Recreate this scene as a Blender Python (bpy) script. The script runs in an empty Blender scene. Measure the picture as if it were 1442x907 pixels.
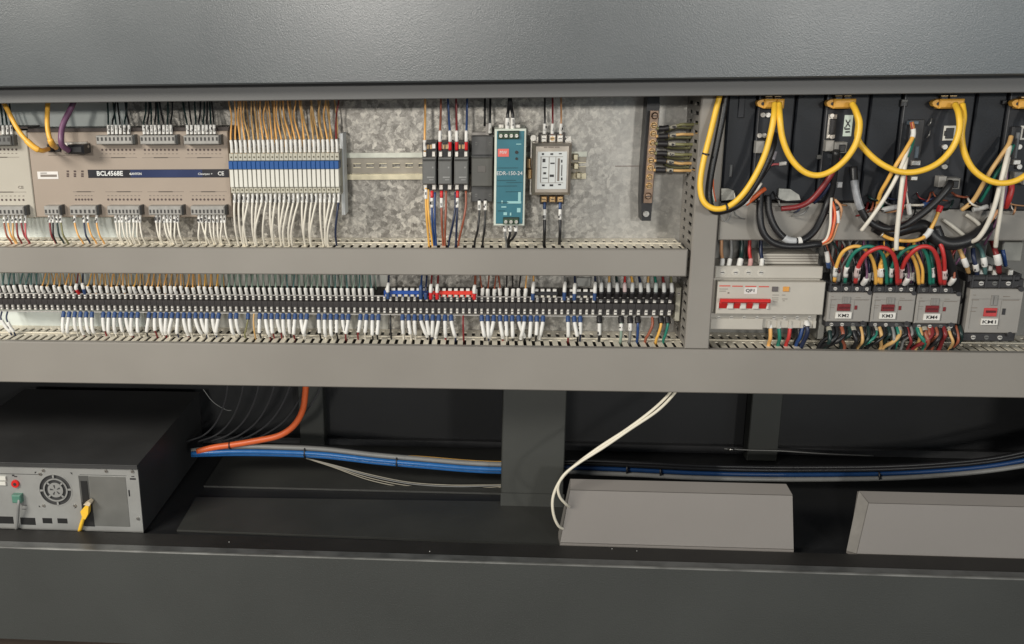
import bpy, math, random
from mathutils import Vector, Matrix
random.seed(11)
D = bpy.data
S = bpy.context.scene
COL = S.collection
# ------------------------------------------------------------------ camera
rad = math.radians
def cam_rows(yaw, pitch, roll):
    cy, sy, cp, sp, cr, sr = math.cos(yaw), math.sin(yaw), math.cos(pitch), math.sin(pitch), math.cos(roll), math.sin(roll)
    Ry = Matrix(((cy, 0, sy), (0, 1, 0), (-sy, 0, cy)))
    Rx = Matrix(((1, 0, 0), (0, cp, -sp), (0, sp, cp)))
    Rz = Matrix(((cr, -sr, 0), (sr, cr, 0), (0, 0, 1)))
    return Rz @ Rx @ Ry
RM = cam_rows(rad(5.2027), rad(15.3546), rad(-0.8343))
FPX, CX, CY = 1362.0, 562.5, 453.5
def conv(v): return Vector((v[0], v[2], -v[1]))
fw = RM.transposed() @ Vector((0, 0, 1))
CAMC = -1.362 * fw
cam = D.objects.new("camera", D.cameras.new("camera"))
COL.objects.link(cam)
rx = conv(RM.transposed() @ Vector((1, 0, 0)))
up = conv(RM.transposed() @ Vector((0, -1, 0)))
bk = conv(-fw)
mw = Matrix((rx, up, bk)).transposed().to_4x4()
mw.translation = conv(CAMC)
cam.matrix_world = mw
cam.data.sensor_width = 36.0
cam.data.lens = 36.0 * FPX / 1442
cam.data.shift_x = (721 - CX) / 1442
cam.data.clip_start = 0.02
cam.data.clip_end = 60
S.camera = cam
# ------------------------------------------------------------------ light
w = D.worlds.new("World")
S.world = w
w.use_nodes = True
bg = w.node_tree.nodes["Background"]
bg.inputs[0].default_value = (0.80, 0.91, 1.0, 1)
bg.inputs[1].default_value = 0.22
def area(name, loc, target, size, size_y, power, col):
    l = D.lights.new(name, 'AREA')
    l.shape = 'RECTANGLE'; l.size = size; l.size_y = size_y; l.energy = power; l.color = col
    o = D.objects.new(name, l); COL.objects.link(o)
    o.location = loc
    o.rotation_euler = (Vector(target) - Vector(loc)).to_track_quat('-Z', 'Y').to_euler()
    return o
area("hall_lamp", (-1.6, -1.7, 1.2), (-0.1, 0, 0.12), 0.9, 0.5, 55, (1.0, 0.95, 0.86))
area("hall_lamp", (-0.62, -5.5, 1.18), (0, 0, 0.3), 0.36, 0.30, 74, (1.0, 0.96, 0.89))
area("hall_lamp", (2.25, -5.5, 1.18), (0.5, 0, 0.3), 0.36, 0.30, 58, (1.0, 0.96, 0.89))
area("hall_window", (4.4, -7.0, 0.95), (0.6, 0, 0.3), 4.0, 1.6, 42, (0.78, 0.92, 1.0))
vs = S.view_settings
vs.view_transform = 'Standard'; vs.look = 'None'; vs.gamma = 1.0; vs.use_curve_mapping = False
vs.exposure = 0.0
S.display_settings.display_device = 'sRGB'
S.cycles.max_bounces = 7
# ------------------------------------------------------------------ helpers
def lin(c): return tuple(((x / 255) / 12.92 if x <= 10.3 else ((x / 255 + 0.055) / 1.055) ** 2.4) for x in c)
MATS = {}
def mat(name, rgb, rough=0.5, metal=0.0, var=0.10, scale=60, bump=0.0, bscale=900, spec=0.5, coat=0.0):
    if name in MATS: return MATS[name]
    m = D.materials.new(name); m.use_nodes = True
    nt = m.node_tree; N = nt.nodes; L = nt.links
    p = N["Principled BSDF"]
    p.inputs["Roughness"].default_value = rough
    p.inputs["Metallic"].default_value = metal
    p.inputs["Specular IOR Level"].default_value = spec
    p.inputs["Coat Weight"].default_value = coat
    tc = N.new("ShaderNodeTexCoord")
    nz = N.new("ShaderNodeTexNoise"); nz.inputs["Scale"].default_value = scale; nz.inputs["Detail"].default_value = 4
    L.new(tc.outputs["Object"], nz.inputs["Vector"])
    rp = N.new("ShaderNodeValToRGB")
    rp.color_ramp.elements[0].position = 0.3; rp.color_ramp.elements[1].position = 0.7
    rp.color_ramp.elements[0].color = tuple(x * (1 - var) for x in rgb) + (1,)
    rp.color_ramp.elements[1].color = tuple(min(1, x * (1 + var)) for x in rgb) + (1,)
    L.new(nz.outputs["Fac"], rp.inputs["Fac"]); L.new(rp.outputs["Color"], p.inputs["Base Color"])
    rr = N.new("ShaderNodeMapRange")
    rr.inputs["To Min"].default_value = max(0.03, rough - 0.07); rr.inputs["To Max"].default_value = min(1, rough + 0.07)
    L.new(nz.outputs["Fac"], rr.inputs["Value"]); L.new(rr.outputs["Result"], p.inputs["Roughness"])
    if bump:
        n2 = N.new("ShaderNodeTexNoise"); n2.inputs["Scale"].default_value = bscale; n2.inputs["Detail"].default_value = 3
        L.new(tc.outputs["Object"], n2.inputs["Vector"])
        b = N.new("ShaderNodeBump"); b.inputs["Strength"].default_value = bump; b.inputs["Distance"].default_value = 0.001
        L.new(n2.outputs["Fac"], b.inputs["Height"]); L.new(b.outputs["Normal"], p.inputs["Normal"])
    MATS[name] = m
    return m
def c(r, g, b, k=1.0): return tuple(x * k for x in lin((r, g, b)))
DUCT = mat("duct_plastic", (0.268, 0.249, 0.223), 0.44, var=0.07, scale=5, bump=0.06, bscale=120)
DOOR = mat("powder_coat", (0.066, 0.075, 0.080), 0.30, var=0.08, scale=5, bump=0.16, bscale=640, spec=0.85)
PANEL = mat("powder_coat_low", (0.052, 0.055, 0.052), 0.5, var=0.08, scale=5, bump=0.35, bscale=420)
STRIPM = mat("frame_paint", (0.125, 0.125, 0.124), 0.5, var=0.05, scale=8, bump=0.1)
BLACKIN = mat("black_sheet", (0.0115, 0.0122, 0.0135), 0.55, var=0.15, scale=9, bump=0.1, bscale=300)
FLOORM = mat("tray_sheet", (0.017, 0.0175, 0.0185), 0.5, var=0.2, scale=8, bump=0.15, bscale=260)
POSTM = mat("post_paint", (0.052, 0.054, 0.049), 0.55, var=0.08, scale=9, bump=0.15)
TAN = mat("tan_plastic", (0.345, 0.283, 0.23), 0.5, var=0.04, scale=12)
CREAM = mat("cream_plastic", (0.44, 0.408, 0.345), 0.5, var=0.04, scale=14)
WHITE = mat("white_plastic", (0.66, 0.645, 0.59), 0.45, var=0.05, scale=30)
BRKR = mat("breaker_plastic", (0.50, 0.47, 0.415), 0.45, var=0.04, scale=25)
SLEEVE = mat("white_sleeve", (0.76, 0.745, 0.71), 0.5, var=0.05, scale=90)
INK = mat("ink", (0.03, 0.028, 0.03), 0.6, var=0.1)
GREYINK = mat("grey_ink", (0.20, 0.17, 0.145), 0.6, var=0.1)
PALEINK = mat("pale_ink", (0.70, 0.71, 0.70), 0.6, var=0.05)
GREYC = mat("connector_grey", (0.33, 0.32, 0.30), 0.5, var=0.12, scale=120)
DKGREY = mat("dark_grey_plastic", (0.072, 0.072, 0.072), 0.45, var=0.12, scale=70)
MIDGREY = mat("mid_grey_plastic", (0.13, 0.13, 0.125), 0.45, var=0.08, scale=60)
TERM = mat("terminal_grey", (0.030, 0.026, 0.026), 0.5, var=0.25, scale=150)
BLACK = mat("black_plastic", (0.018, 0.018, 0.02), 0.42, var=0.15, scale=60)
DRIVE = mat("drive_plastic", (0.012, 0.0145, 0.0195), 0.5, var=0.12, scale=20, bump=0.12, bscale=500, spec=0.35)
DRIVE2 = mat("drive_panel", (0.020, 0.022, 0.027), 0.5, var=0.12, scale=20, bump=0.1, bscale=500, spec=0.35)
STEEL = mat("steel", (0.62, 0.60, 0.56), 0.32, 1.0, var=0.12, scale=200)
TIN = mat("tinned_metal", (0.66, 0.63, 0.58), 0.42, 0.75, var=0.15, scale=300)
CHROME = mat("case_metal", (0.52, 0.465, 0.40), 0.30, 0.7, var=0.10, scale=40, bump=0.04)
BRASS = mat("brass", (0.55, 0.38, 0.20), 0.38, 0.85, var=0.2, scale=200)
COPPER = mat("copper_bar", (0.26, 0.18, 0.13), 0.4, 0.7, var=0.25, scale=150)
ZINC = mat("yellow_zinc", (0.66, 0.60, 0.44), 0.35, 0.8, var=0.12, scale=80)
RAILM = mat("zinc_rail", (0.55, 0.56, 0.49), 0.4, 0.65, var=0.15, scale=60)
PCPL = mat("pc_plate", (0.36, 0.36, 0.345), 0.40, 0.3, var=0.08, scale=25)
BOXM = mat("box_paint", (0.225, 0.205, 0.188), 0.45, var=0.05, scale=7, bump=0.05)
def galvanised():
    m = D.materials.new("galvanised_sheet"); m.use_nodes = True
    nt = m.node_tree; N = nt.nodes; L = nt.links; p = N["Principled BSDF"]
    tc = N.new("ShaderNodeTexCoord")
    wp = N.new("ShaderNodeTexNoise"); wp.inputs["Scale"].default_value = 55; wp.inputs["Detail"].default_value = 6; wp.inputs["Roughness"].default_value = 0.65
    L.new(tc.outputs["Object"], wp.inputs["Vector"])
    vm = N.new("ShaderNodeVectorMath"); vm.operation = 'SCALE'; vm.inputs["Scale"].default_value = 0.022
    L.new(wp.outputs["Color"], vm.inputs[0])
    va = N.new("ShaderNodeVectorMath"); va.operation = 'ADD'
    L.new(tc.outputs["Object"], va.inputs[0]); L.new(vm.outputs[0], va.inputs[1])
    vo = N.new("ShaderNodeTexVoronoi"); vo.inputs["Scale"].default_value = 150
    L.new(va.outputs[0], vo.inputs["Vector"])
    n2 = N.new("ShaderNodeTexNoise"); n2.inputs["Scale"].default_value = 135; n2.inputs["Detail"].default_value = 8; n2.inputs["Roughness"].default_value = 0.72; n2.inputs["Distortion"].default_value = 0.9
    L.new(tc.outputs["Object"], n2.inputs["Vector"])
    big = N.new("ShaderNodeTexNoise"); big.inputs["Scale"].default_value = 11; big.inputs["Detail"].default_value = 3
    L.new(tc.outputs["Object"], big.inputs["Vector"])
    mx = N.new("ShaderNodeMix"); mx.data_type = 'RGBA'; mx.inputs["Factor"].default_value = 0.3
    L.new(n2.outputs["Fac"], mx.inputs["A"]); L.new(vo.outputs["Color"], mx.inputs["B"])
    bw = N.new("ShaderNodeRGBToBW"); L.new(mx.outputs["Result"], bw.inputs["Color"])
    rp = N.new("ShaderNodeValToRGB"); e = rp.color_ramp.elements
    e[0].position = 0.36; e[0].color = (0.185, 0.172, 0.152, 1)
    e[1].position = 0.66; e[1].color = (0.64, 0.605, 0.54, 1)
    x = e.new(0.50); x.color = (0.325, 0.307, 0.278, 1)
    L.new(bw.outputs["Val"], rp.inputs["Fac"])
    # the sheet is worn unevenly: strongly flowered towards one end, smoother towards the other
    sx = N.new("ShaderNodeSeparateXYZ"); L.new(tc.outputs["Object"], sx.inputs[0])
    mr = N.new("ShaderNodeMapRange"); mr.inputs["From Min"].default_value = 0.17; mr.inputs["From Max"].default_value = 0.31; mr.inputs["To Min"].default_value = 0.05; mr.inputs["To Max"].default_value = 0.70
    L.new(sx.outputs["X"], mr.inputs["Value"])
    ad = N.new("ShaderNodeMath"); ad.operation = 'MULTIPLY_ADD'; ad.inputs[1].default_value = 0.7; ad.inputs[2].default_value = -0.35
    L.new(big.outputs["Fac"], ad.inputs[0])
    a2 = N.new("ShaderNodeMath"); a2.operation = 'ADD'; a2.use_clamp = True
    L.new(mr.outputs["Result"], a2.inputs[0]); L.new(ad.outputs[0], a2.inputs[1])
    m2 = N.new("ShaderNodeMix"); m2.data_type = 'RGBA'
    L.new(a2.outputs[0], m2.inputs["Factor"]); L.new(rp.outputs["Color"], m2.inputs["A"]); m2.inputs["B"].default_value = (0.43, 0.42, 0.395, 1)
    L.new(m2.outputs["Result"], p.inputs["Base Color"])
    p.inputs["Metallic"].default_value = 0.62
    r2 = N.new("ShaderNodeMapRange"); r2.inputs["To Min"].default_value = 0.26; r2.inputs["To Max"].default_value = 0.55
    L.new(bw.outputs["Val"], r2.inputs["Value"]); L.new(r2.outputs["Result"], p.inputs["Roughness"])
    b = N.new("ShaderNodeBump"); b.inputs["Strength"].default_value = 0.15; b.inputs["Distance"].default_value = 0.001
    L.new(bw.outputs["Val"], b.inputs["Height"]); L.new(b.outputs["Normal"], p.inputs["Normal"])
    return m
GALV = galvanised()
def wm(name, r, g, b, k=1.0, rough=0.4): return mat("wire_" + name, c(r, g, b, k), rough, var=0.06, scale=80)
W = {
    'yellow': wm('yellow', 232, 178, 86), 'orange': wm('orange', 232, 176, 104), 'ochre': wm('ochre', 206, 166, 108), 'white': wm('white', 224, 218, 205),
    'teal': wm('teal', 84, 118, 116), 'green': wm('green', 36, 120, 102), 'darkgreen': wm('dark_green', 26, 48, 46), 'sage': wm('sage', 140, 160, 146),
    'red': wm('red', 192, 56, 54), 'darkred': wm('dark_red', 128, 42, 44), 'brown': wm('brown', 150, 84, 62), 'blue': wm('blue', 36, 66, 118),
    'navy': wm('navy', 34, 44, 72), 'black': wm('black', 30, 30, 32), 'grey': wm('grey', 130, 130, 128), 'purple': wm('purple', 112, 76, 104),
    'olive': wm('olive', 128, 126, 88), 'cable_yellow': wm('cable_yellow', 246, 196, 62), 'cable_orange': wm('cable_orange', 222, 104, 56),
    'cable_blue': wm('cable_blue', 44, 104, 168, 1.0, 0.25), 'pink': wm('pink', 196, 96, 100), 'tan': wm('tan', 200, 150, 110),
}
BOOTBLUE = mat("boot_blue", c(50, 76, 122), 0.45, var=0.1, scale=100)
BOOTRED = mat("boot_red", c(206, 40, 44), 0.45, var=0.1, scale=100)
BOOTBLACK = mat("boot_black", c(34, 32, 34), 0.45, var=0.1, scale=100)
ORG = {}
def P(px, py, Y):
    d = RM.transposed() @ Vector(((px - CX) / FPX, (py - CY) / FPX, 1))
    t = (Y - CAMC[2]) / d[2]
    q = CAMC + d * t
    return Vector((q[0], Y, -q[1]))
def R(px0, py0, px1, py1, Y):
    """rectangle on the plane at depth Y: x0, x1, z0 (low), z1 (high)"""
    my, mx = (py0 + py1) / 2, (px0 + px1) / 2
    return P(px0, my, Y).x, P(px1, my, Y).x, P(mx, py1, Y).z, P(mx, py0, Y).z
def setp(o, label, cat, group=None, kind=None):
    if label: o["label"] = label
    if cat: o["category"] = cat
    if group: o["group"] = group
    if kind: o["kind"] = kind
def thing(name, label, cat, org, group=None):
    o = D.objects.new(name, None); COL.objects.link(o)
    o.empty_display_size = 0.01
    o.location = org; ORG[o] = Vector(org)
    setp(o, label, cat, group)
    return o
class MB:
    def __init__(s): s.v = []; s.f = []; s.m = []; s.s = []
    def add(s, vs_, fs, m=0, sm=False):
        n = len(s.v); s.v += [Vector(x) for x in vs_]
        for f in fs: s.f.append([i + n for i in f]); s.m.append(m); s.s.append(sm)
        return s
    def box(s, x0, x1, y0, y1, z0, z1, m=0, ch=0.0):
        if x1 < x0: x0, x1 = x1, x0
        if z1 < z0: z0, z1 = z1, z0
        if ch <= 0:
            v = [(x0, y0, z0), (x1, y0, z0), (x1, y1, z0), (x0, y1, z0), (x0, y0, z1), (x1, y0, z1), (x1, y1, z1), (x0, y1, z1)]
            return s.add(v, [(0, 3, 2, 1), (4, 5, 6, 7), (0, 1, 5, 4), (1, 2, 6, 5), (2, 3, 7, 6), (3, 0, 4, 7)], m)
        ch = min(ch, 0.45 * min(x1 - x0, z1 - z0), 0.9 * (y1 - y0))
        # front edges bevelled
        v = [(x0 + ch, y0, z0 + ch), (x1 - ch, y0, z0 + ch), (x1 - ch, y0, z1 - ch), (x0 + ch, y0, z1 - ch),
             (x0, y0 + ch, z0), (x1, y0 + ch, z0), (x1, y0 + ch, z1), (x0, y0 + ch, z1),
             (x0, y1, z0), (x1, y1, z0), (x1, y1, z1), (x0, y1, z1)]
        return s.add(v, [(0, 1, 2, 3), (0, 4, 5, 1), (1, 5, 6, 2), (2, 6, 7, 3), (3, 7, 4, 0), (4, 8, 9, 5), (5, 9, 10, 6), (6, 10, 11, 7), (7, 11, 8, 4), (8, 11, 10, 9)], m)
    def rbox(s, a, Y0, Y1, m=0, ch=0.0): return s.box(a[0], a[1], Y0, Y1, a[2], a[3], m, ch)
    def prism(s, poly, y0, y1, m=0):
        """polygon in XZ, given anticlockwise as seen from the front, extruded along depth"""
        n = len(poly)
        v = [(x, y0, z) for x, z in poly] + [(x, y1, z) for x, z in poly]
        f = [tuple(range(n)), tuple(range(2 * n - 1, n - 1, -1))]
        f += [(i, n + i, n + (i + 1) % n, (i + 1) % n) for i in range(n)]
        return s.add(v, f, m)
    def xprism(s, poly, x0, x1, m=0):
        """polygon in YZ extruded along X"""
        n = len(poly)
        v = [(x0, y, z) for y, z in poly] + [(x1, y, z) for y, z in poly]
        f = [tuple(range(n)), tuple(range(2 * n - 1, n - 1, -1))]
        f += [(i, n + i, n + (i + 1) % n, (i + 1) % n) for i in range(n)]
        return s.add(v, f, m)
    def cyl(s, a, b, r, n=10, m=0, r2=None):
        a, b = Vector(a), Vector(b); d = (b - a).normalized()
        u = d.orthogonal().normalized(); w_ = d.cross(u); r2 = r if r2 is None else r2
        v = []
        for k in range(n):
            t = 2 * math.pi * k / n; e = u * math.cos(t) + w_ * math.sin(t)
            v.append(a + e * r)
        for k in range(n):
            t = 2 * math.pi * k / n; e = u * math.cos(t) + w_ * math.sin(t)
            v.append(b + e * r2)
        s.add(v, [(k, (k + 1) % n, n + (k + 1) % n, n + k) for k in range(n)], m, True)
        nb = len(s.v) - 2 * n
        s.f.append([nb + k for k in range(n - 1, -1, -1)]); s.m.append(m); s.s.append(False)
        s.f.append([nb + n + k for k in range(n)]); s.m.append(m); s.s.append(False)
        return s
    def tube(s, pts, r, n=6, m=0):
        pts = [Vector(p) for p in pts]; k = len(pts)
        tg = [(pts[min(i + 1, k - 1)] - pts[max(i - 1, 0)]).normalized() for i in range(k)]
        u = tg[0].orthogonal().normalized(); v = []
        for i in range(k):
            u = (u - tg[i] * u.dot(tg[i])).normalized(); w_ = tg[i].cross(u)
            for j in range(n):
                a = 2 * math.pi * j / n
                v.append(pts[i] + (u * math.cos(a) + w_ * math.sin(a)) * r)
        f = [(i * n + j, i * n + (j + 1) % n, (i + 1) * n + (j + 1) % n, (i + 1) * n + j) for i in range(k - 1) for j in range(n)]
        s.add(v, f, m, True)
        b0 = len(s.v) - k * n
        s.f.append([b0 + j for j in range(n - 1, -1, -1)]); s.m.append(m); s.s.append(False)
        s.f.append([b0 + (k - 1) * n + j for j in range(n)]); s.m.append(m); s.s.append(False)
        return s
    def arc(s, cx, cz, r0, r1, a0, a1, y0, y1, n=10, m=0):
        """a flat ring sector facing the front"""
        v = []; f = []
        for i in range(n + 1):
            a = a0 + (a1 - a0) * i / n; ca, sa = math.cos(a), math.sin(a)
            v += [(cx + r0 * ca, y0, cz + r0 * sa), (cx + r1 * ca, y0, cz + r1 * sa), (cx + r1 * ca, y1, cz + r1 * sa), (cx + r0 * ca, y1, cz + r0 * sa)]
        for i in range(n):
            b = 4 * i
            for j in range(4): f.append((b + j, b + 4 + j, b + 4 + (j + 1) % 4, b + (j + 1) % 4))
        f.append((0, 1, 2, 3)); f.append((4 * n + 3, 4 * n + 2, 4 * n + 1, 4 * n))
        return s.add(v, f, m)
    def build(s, name, mats, parent=None, org=None, label=None, cat=None, group=None, kind=None):
        if not isinstance(mats, (list, tuple)): mats = [mats]
        if parent is not None: o0 = ORG[parent]
        else: o0 = Vector(org) if org is not None else s.v[0].copy()
        me = D.meshes.new(name)
        me.from_pydata([v - o0 for v in s.v], [], s.f)
        for m in mats: me.materials.append(m)
        me.polygons.foreach_set("material_index", s.m); me.polygons.foreach_set("use_smooth", s.s)
        me.update()
        o = D.objects.new(name, me); COL.objects.link(o); ORG[o] = o0
        if parent is not None: o.parent = parent
        else: o.location = o0
        setp(o, label, cat, group, kind)
        return o
def copy_tree(o, loc, label=None, parent=None):
    q = o.copy(); COL.objects.link(q); ORG[q] = Vector(loc) if parent is None else ORG[parent]
    if parent is None: q.location = loc
    else: q.parent = parent
    if label: q["label"] = label
    for ch in list(o.children): copy_tree(ch, loc, None, q)
    return q
def text(txt, at, h, m, parent, name="lettering", wide=None, rot=0.0, align='CENTER', bold=0.0):
    """flat print standing on a front face; at = centre on the face, h = cap height"""
    cu = D.curves.new(name, 'FONT'); cu.body = txt; cu.size = h / 0.72; cu.align_x = align; cu.align_y = 'CENTER'; cu.resolution_u = 2
    cu.offset = bold * h
    o = D.objects.new("tmp", cu); COL.objects.link(o)
    bpy.context.view_layer.update()
    dg = bpy.context.evaluated_depsgraph_get()
    me = D.meshes.new_from_object(o.evaluated_get(dg))
    D.objects.remove(o); D.curves.remove(cu)
    xs = [v.co.x for v in me.vertices] or [0, 1]
    k = 1.0 if wide is None else wide / max(1e-6, max(xs) - min(xs))
    a = Vector(at) - ORG[parent]; cr, sr = math.cos(rot), math.sin(rot)
    for v in me.vertices:
        x, z = v.co.x * k, v.co.y
        v.co = (a.x + x * cr - z * sr, a.y, a.z + x * sr + z * cr)
    me.materials.clear(); me.materials.append(m)
    t = D.objects.new(name, me); COL.objects.link(t); t.parent = parent; ORG[t] = ORG[parent]
    return t
def prints(parent, Y, rows, m, name="lettering"):
    """tiny print as small flat dashes: rows of (px0, px1, py, height_px)"""
    b = MB()
    for x0, x1, y, h in rows:
        a = R(x0, y - h / 2, x1, y + h / 2, Y)
        b.rbox(a, Y - 0.0003, Y + 0.0003)
    return b.build(name, m, parent)
def smooth(pts, k=6):
    pts = [Vector(p) for p in pts]
    if len(pts) < 3:
        return [pts[0].lerp(pts[-1], i / 3) for i in range(4)]
    q = [pts[0] * 2 - pts[1]] + pts + [pts[-1] * 2 - pts[-2]]; out = []
    for i in range(1, len(q) - 2):
        a, b_, c_, d = q[i - 1], q[i], q[i + 1], q[i + 2]
        for j in range(k):
            t = j / k
            out.append(0.5 * ((2 * b_) + (c_ - a) * t + (2 * a - 5 * b_ + 4 * c_ - d) * t * t + (3 * b_ - a - 3 * c_ + d) * t ** 3))
    out.append(q[-2])
    return out
def span(path, a, b):
    """the piece of a polyline between two distances from its start"""
    out = []; s_ = 0.0
    for p, q in zip(path, path[1:]):
        l = (q - p).length
        if l < 1e-9: continue
        lo, hi = max(a, s_), min(b, s_ + l)
        if lo < hi:
            if not out: out.append(p.lerp(q, (lo - s_) / l))
            out.append(p.lerp(q, (hi - s_) / l))
        s_ += l
    return out if len(out) > 1 else [path[0], path[1]]
def wire(label, pts, r, m, group, cat="wire", name="wire", caps=(), n=6, marks=True, k=6):
    """caps: (name, start, end, radius, material) measured in metres along the wire from its first point"""
    path = smooth(pts, k)
    b = MB(); b.tube(path, r, n)
    o = b.build(name, m if not isinstance(m, str) else W[m], None, path[0], label, cat, group)
    for nm, a, e, rr, mm in caps:
        seg = span(path, a, e); q = MB(); q.tube(seg, rr, 8)
        if nm == "marker_sleeve" and marks:
            A, B = seg[0], seg[-1]; u = (B - A).normalized(); sd = Vector((u.z, 0, -u.x))
            if sd.length > 0.2:
                sd.normalize(); L_ = (B - A).length
                for _ in range(random.choice((1, 2, 2))):
                    t = random.uniform(0.2, 0.6); ln = random.uniform(0.18, 0.34) * L_
                    for wq in (-0.45, 0.3) if random.random() < 0.5 else (-0.3,):
                        a0 = A + u * (t * L_) + sd * (wq * rr) + Vector((0, -rr * 1.02, 0))
                        v = [a0, a0 + sd * rr * 0.8, a0 + sd * rr * 0.8 + u * ln, a0 + u * ln]
                        q.add(v, [(0, 1, 2, 3)], 1); t = random.uniform(0.2, 0.7)
        q.build(nm, [mm, INK], o)
    return o
STF = MB(); STFM = []
def swire(pts, r, m, sl=None):
    """wiring too small and tangled to pick apart: all of it goes into one mass"""
    m = W[m]
    if m not in STFM: STFM.append(m)
    path = smooth([Vector(p) for p in pts], 4); STF.tube(path, r, 5, STFM.index(m))
    if sl:
        if SLEEVE not in STFM: STFM.append(SLEEVE)
        STF.tube(span(path, sl[0], sl[1]), sl[2], 6, STFM.index(SLEEVE))
ONES = "first second third fourth fifth sixth seventh eighth ninth tenth eleventh twelfth thirteenth fourteenth fifteenth sixteenth seventeenth eighteenth nineteenth".split()
TENS = {20: "twent", 30: "thirt", 40: "fort", 50: "fift", 60: "sixt", 70: "sevent", 80: "eight", 90: "ninet"}
def nth(i):
    if i < 20: return ONES[i - 1]
    h = ""
    if i >= 100:
        if i == 100: return "hundredth"
        h = "hundred-and-"; i -= 100
        if i < 20: return h + ONES[i - 1]
    t = i // 10 * 10
    return h + (TENS[t] + "ieth" if i == t else TENS[t] + "y-" + ONES[i - t - 1])
def screw(b, p, r, m=0, y1=0.002, slot=1):
    b.cyl((p.x, p.y, p.z), (p.x, p.y + y1, p.z), r, 10, m)
    if slot is not None:
        b.box(p.x - r * 0.8, p.x + r * 0.8, p.y - 0.0003, p.y + 0.0002, p.z - r * 0.16, p.z + r * 0.16, slot)
# ------------------------------------------------------------------ setting
BACKY = 0.095
def slab(name, mats, a, y0, y1, kind="structure", **k):
    b = MB(); b.box(a[0], a[1], y0, y1, a[2], a[3]); return b.build(name, mats, None, (a[0], y1, a[2]), kind=kind, **k)
FLOORMAT = mat("brown_floor", (0.085, 0.062, 0.045), 0.45, var=0.2, scale=3)
b = MB(); b.box(-6, 6, -9, 1.2, -0.62, -0.60); b.build("floor", FLOORMAT, None, (0, 0, -0.6), kind="structure")
zt = P(720, 793, -0.06).z            # top of the lower panel
XL, XR = -0.86, 1.12
# upper door
zd = P(720, 114.5, -0.06).z
t = thing("hood", "dark grey textured metal hood above the wiring, lit by two soft glints", "hood", (0.1, -0.06, zd))
b = MB(); b.box(XL, XR, -0.062, -0.045, zd, zd + 0.62, ch=0.002); b.build("hood_face", DOOR, t)
b = MB(); b.box(XL + 0.004, XR - 0.004, -0.045, -0.035, zd + 0.004, zd + 0.016); b.build("rubber_seal", BLACK, t)
zs = P(720, 138, -0.03).z
t = thing("frame_rail", "plain grey metal rail under the lower edge of the hood", "rail", (0.1, -0.03, zs))
b = MB(); b.box(XL, XR, -0.032, -0.029, zs, zd + 0.1, ch=0.001); b.build("rail_face", STRIPM, t)
b = MB(); b.box(XL, XR, -0.029, -0.012, zs + 0.0005, zs + 0.0025); b.build("rail_flange", STRIPM, t)
# lower panel
t = thing("apron", "dark grey lower front apron with a worn bright top edge", "panel", (0.1, -0.06, zt - 0.14))
a = P(0, 896, -0.06).z
b = MB(); b.box(XL, XR, -0.06, -0.045, a - 0.004, zt - 0.0022); b.build("front_sheet", PANEL, t)
b = MB(); b.box(XL, XR, -0.0606, -0.0565, zt - 0.0022, zt, ch=0.0006); b.build("edge_trim", mat("worn_edge", (0.20, 0.20, 0.19), 0.42, 0.2, var=0.55, scale=14), t)
b = MB(); b.box(XL, XR, -0.0565, -0.040, zt - 0.0024, zt - 0.0010); b.build("edge_fold", mat("fold_lit", (0.10, 0.102, 0.10), 0.4, var=0.3, scale=30), t)  # worn fold lightened: the light it catches is put into its colour
b = MB(); b.box(XL, XR, -0.040, 0.0, zt - 0.004, zt - 0.0022); b.build("ledge", mat("ledge_rubber", (0.020, 0.0185, 0.017), 0.6, var=0.25, scale=12, bump=0.2), t)
b = MB(); b.box(XL, XR, -0.002, 0.0, zt - 0.03, zt - 0.004); b.build("ledge_fold", BLACKIN, t)
# plinth below the panel
b = MB(); b.box(XL, XR, -0.03, 0.4, -0.60, a - 0.006); b.build("plinth", mat("plinth_brown", (0.05, 0.035, 0.026), 0.6, var=0.2, scale=6), None, (0, 0, -0.6), "brown plinth strip peeking out beneath the lower front panel", "plinth")
# inside shell
ZF = -0.349
REARY = 0.392
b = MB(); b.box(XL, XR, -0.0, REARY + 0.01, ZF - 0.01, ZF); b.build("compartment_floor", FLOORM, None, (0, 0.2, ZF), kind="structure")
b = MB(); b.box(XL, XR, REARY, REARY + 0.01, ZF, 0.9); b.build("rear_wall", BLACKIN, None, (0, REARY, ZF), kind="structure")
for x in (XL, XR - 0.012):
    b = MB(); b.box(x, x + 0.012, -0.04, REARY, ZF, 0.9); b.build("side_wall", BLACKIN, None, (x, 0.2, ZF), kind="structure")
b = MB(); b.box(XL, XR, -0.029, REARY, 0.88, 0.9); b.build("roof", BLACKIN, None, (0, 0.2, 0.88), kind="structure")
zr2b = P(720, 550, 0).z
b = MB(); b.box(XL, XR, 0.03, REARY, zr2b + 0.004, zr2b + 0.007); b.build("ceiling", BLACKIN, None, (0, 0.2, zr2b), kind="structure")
t = thing("mounting_plate", "flowery galvanised steel sheet carrying the upper rows of devices", "plate", (0.0, BACKY, -0.03))
xpl = P(985, 240, 0.0).x
b = MB(); b.box(XL + 0.03, xpl, BACKY, BACKY + 0.003, zr2b + 0.012, 0.62); b.build("sheet", GALV, t)
b = MB(); b.box(xpl, XR - 0.02, BACKY, BACKY + 0.003, zr2b + 0.012, 0.62); b.build("sheet", mat("grey_sheet", (0.22, 0.215, 0.20), 0.5, 0.3, var=0.12, scale=9), t)
g = MB()
for x0, x1, y in ((866, 900, 234),):
    p, q = P(x0, y, BACKY), P(x1, y + 0.6, BACKY); g.box(p.x, q.x, BACKY - 0.0006, BACKY + 0.0005, p.z - 0.0005, p.z + 0.0005)
g.build("scratch", mat("scratch_dark", (0.16, 0.12, 0.10), 0.6), t)
q = R(-60, 150, 192, 470, BACKY - 0.001)
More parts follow.
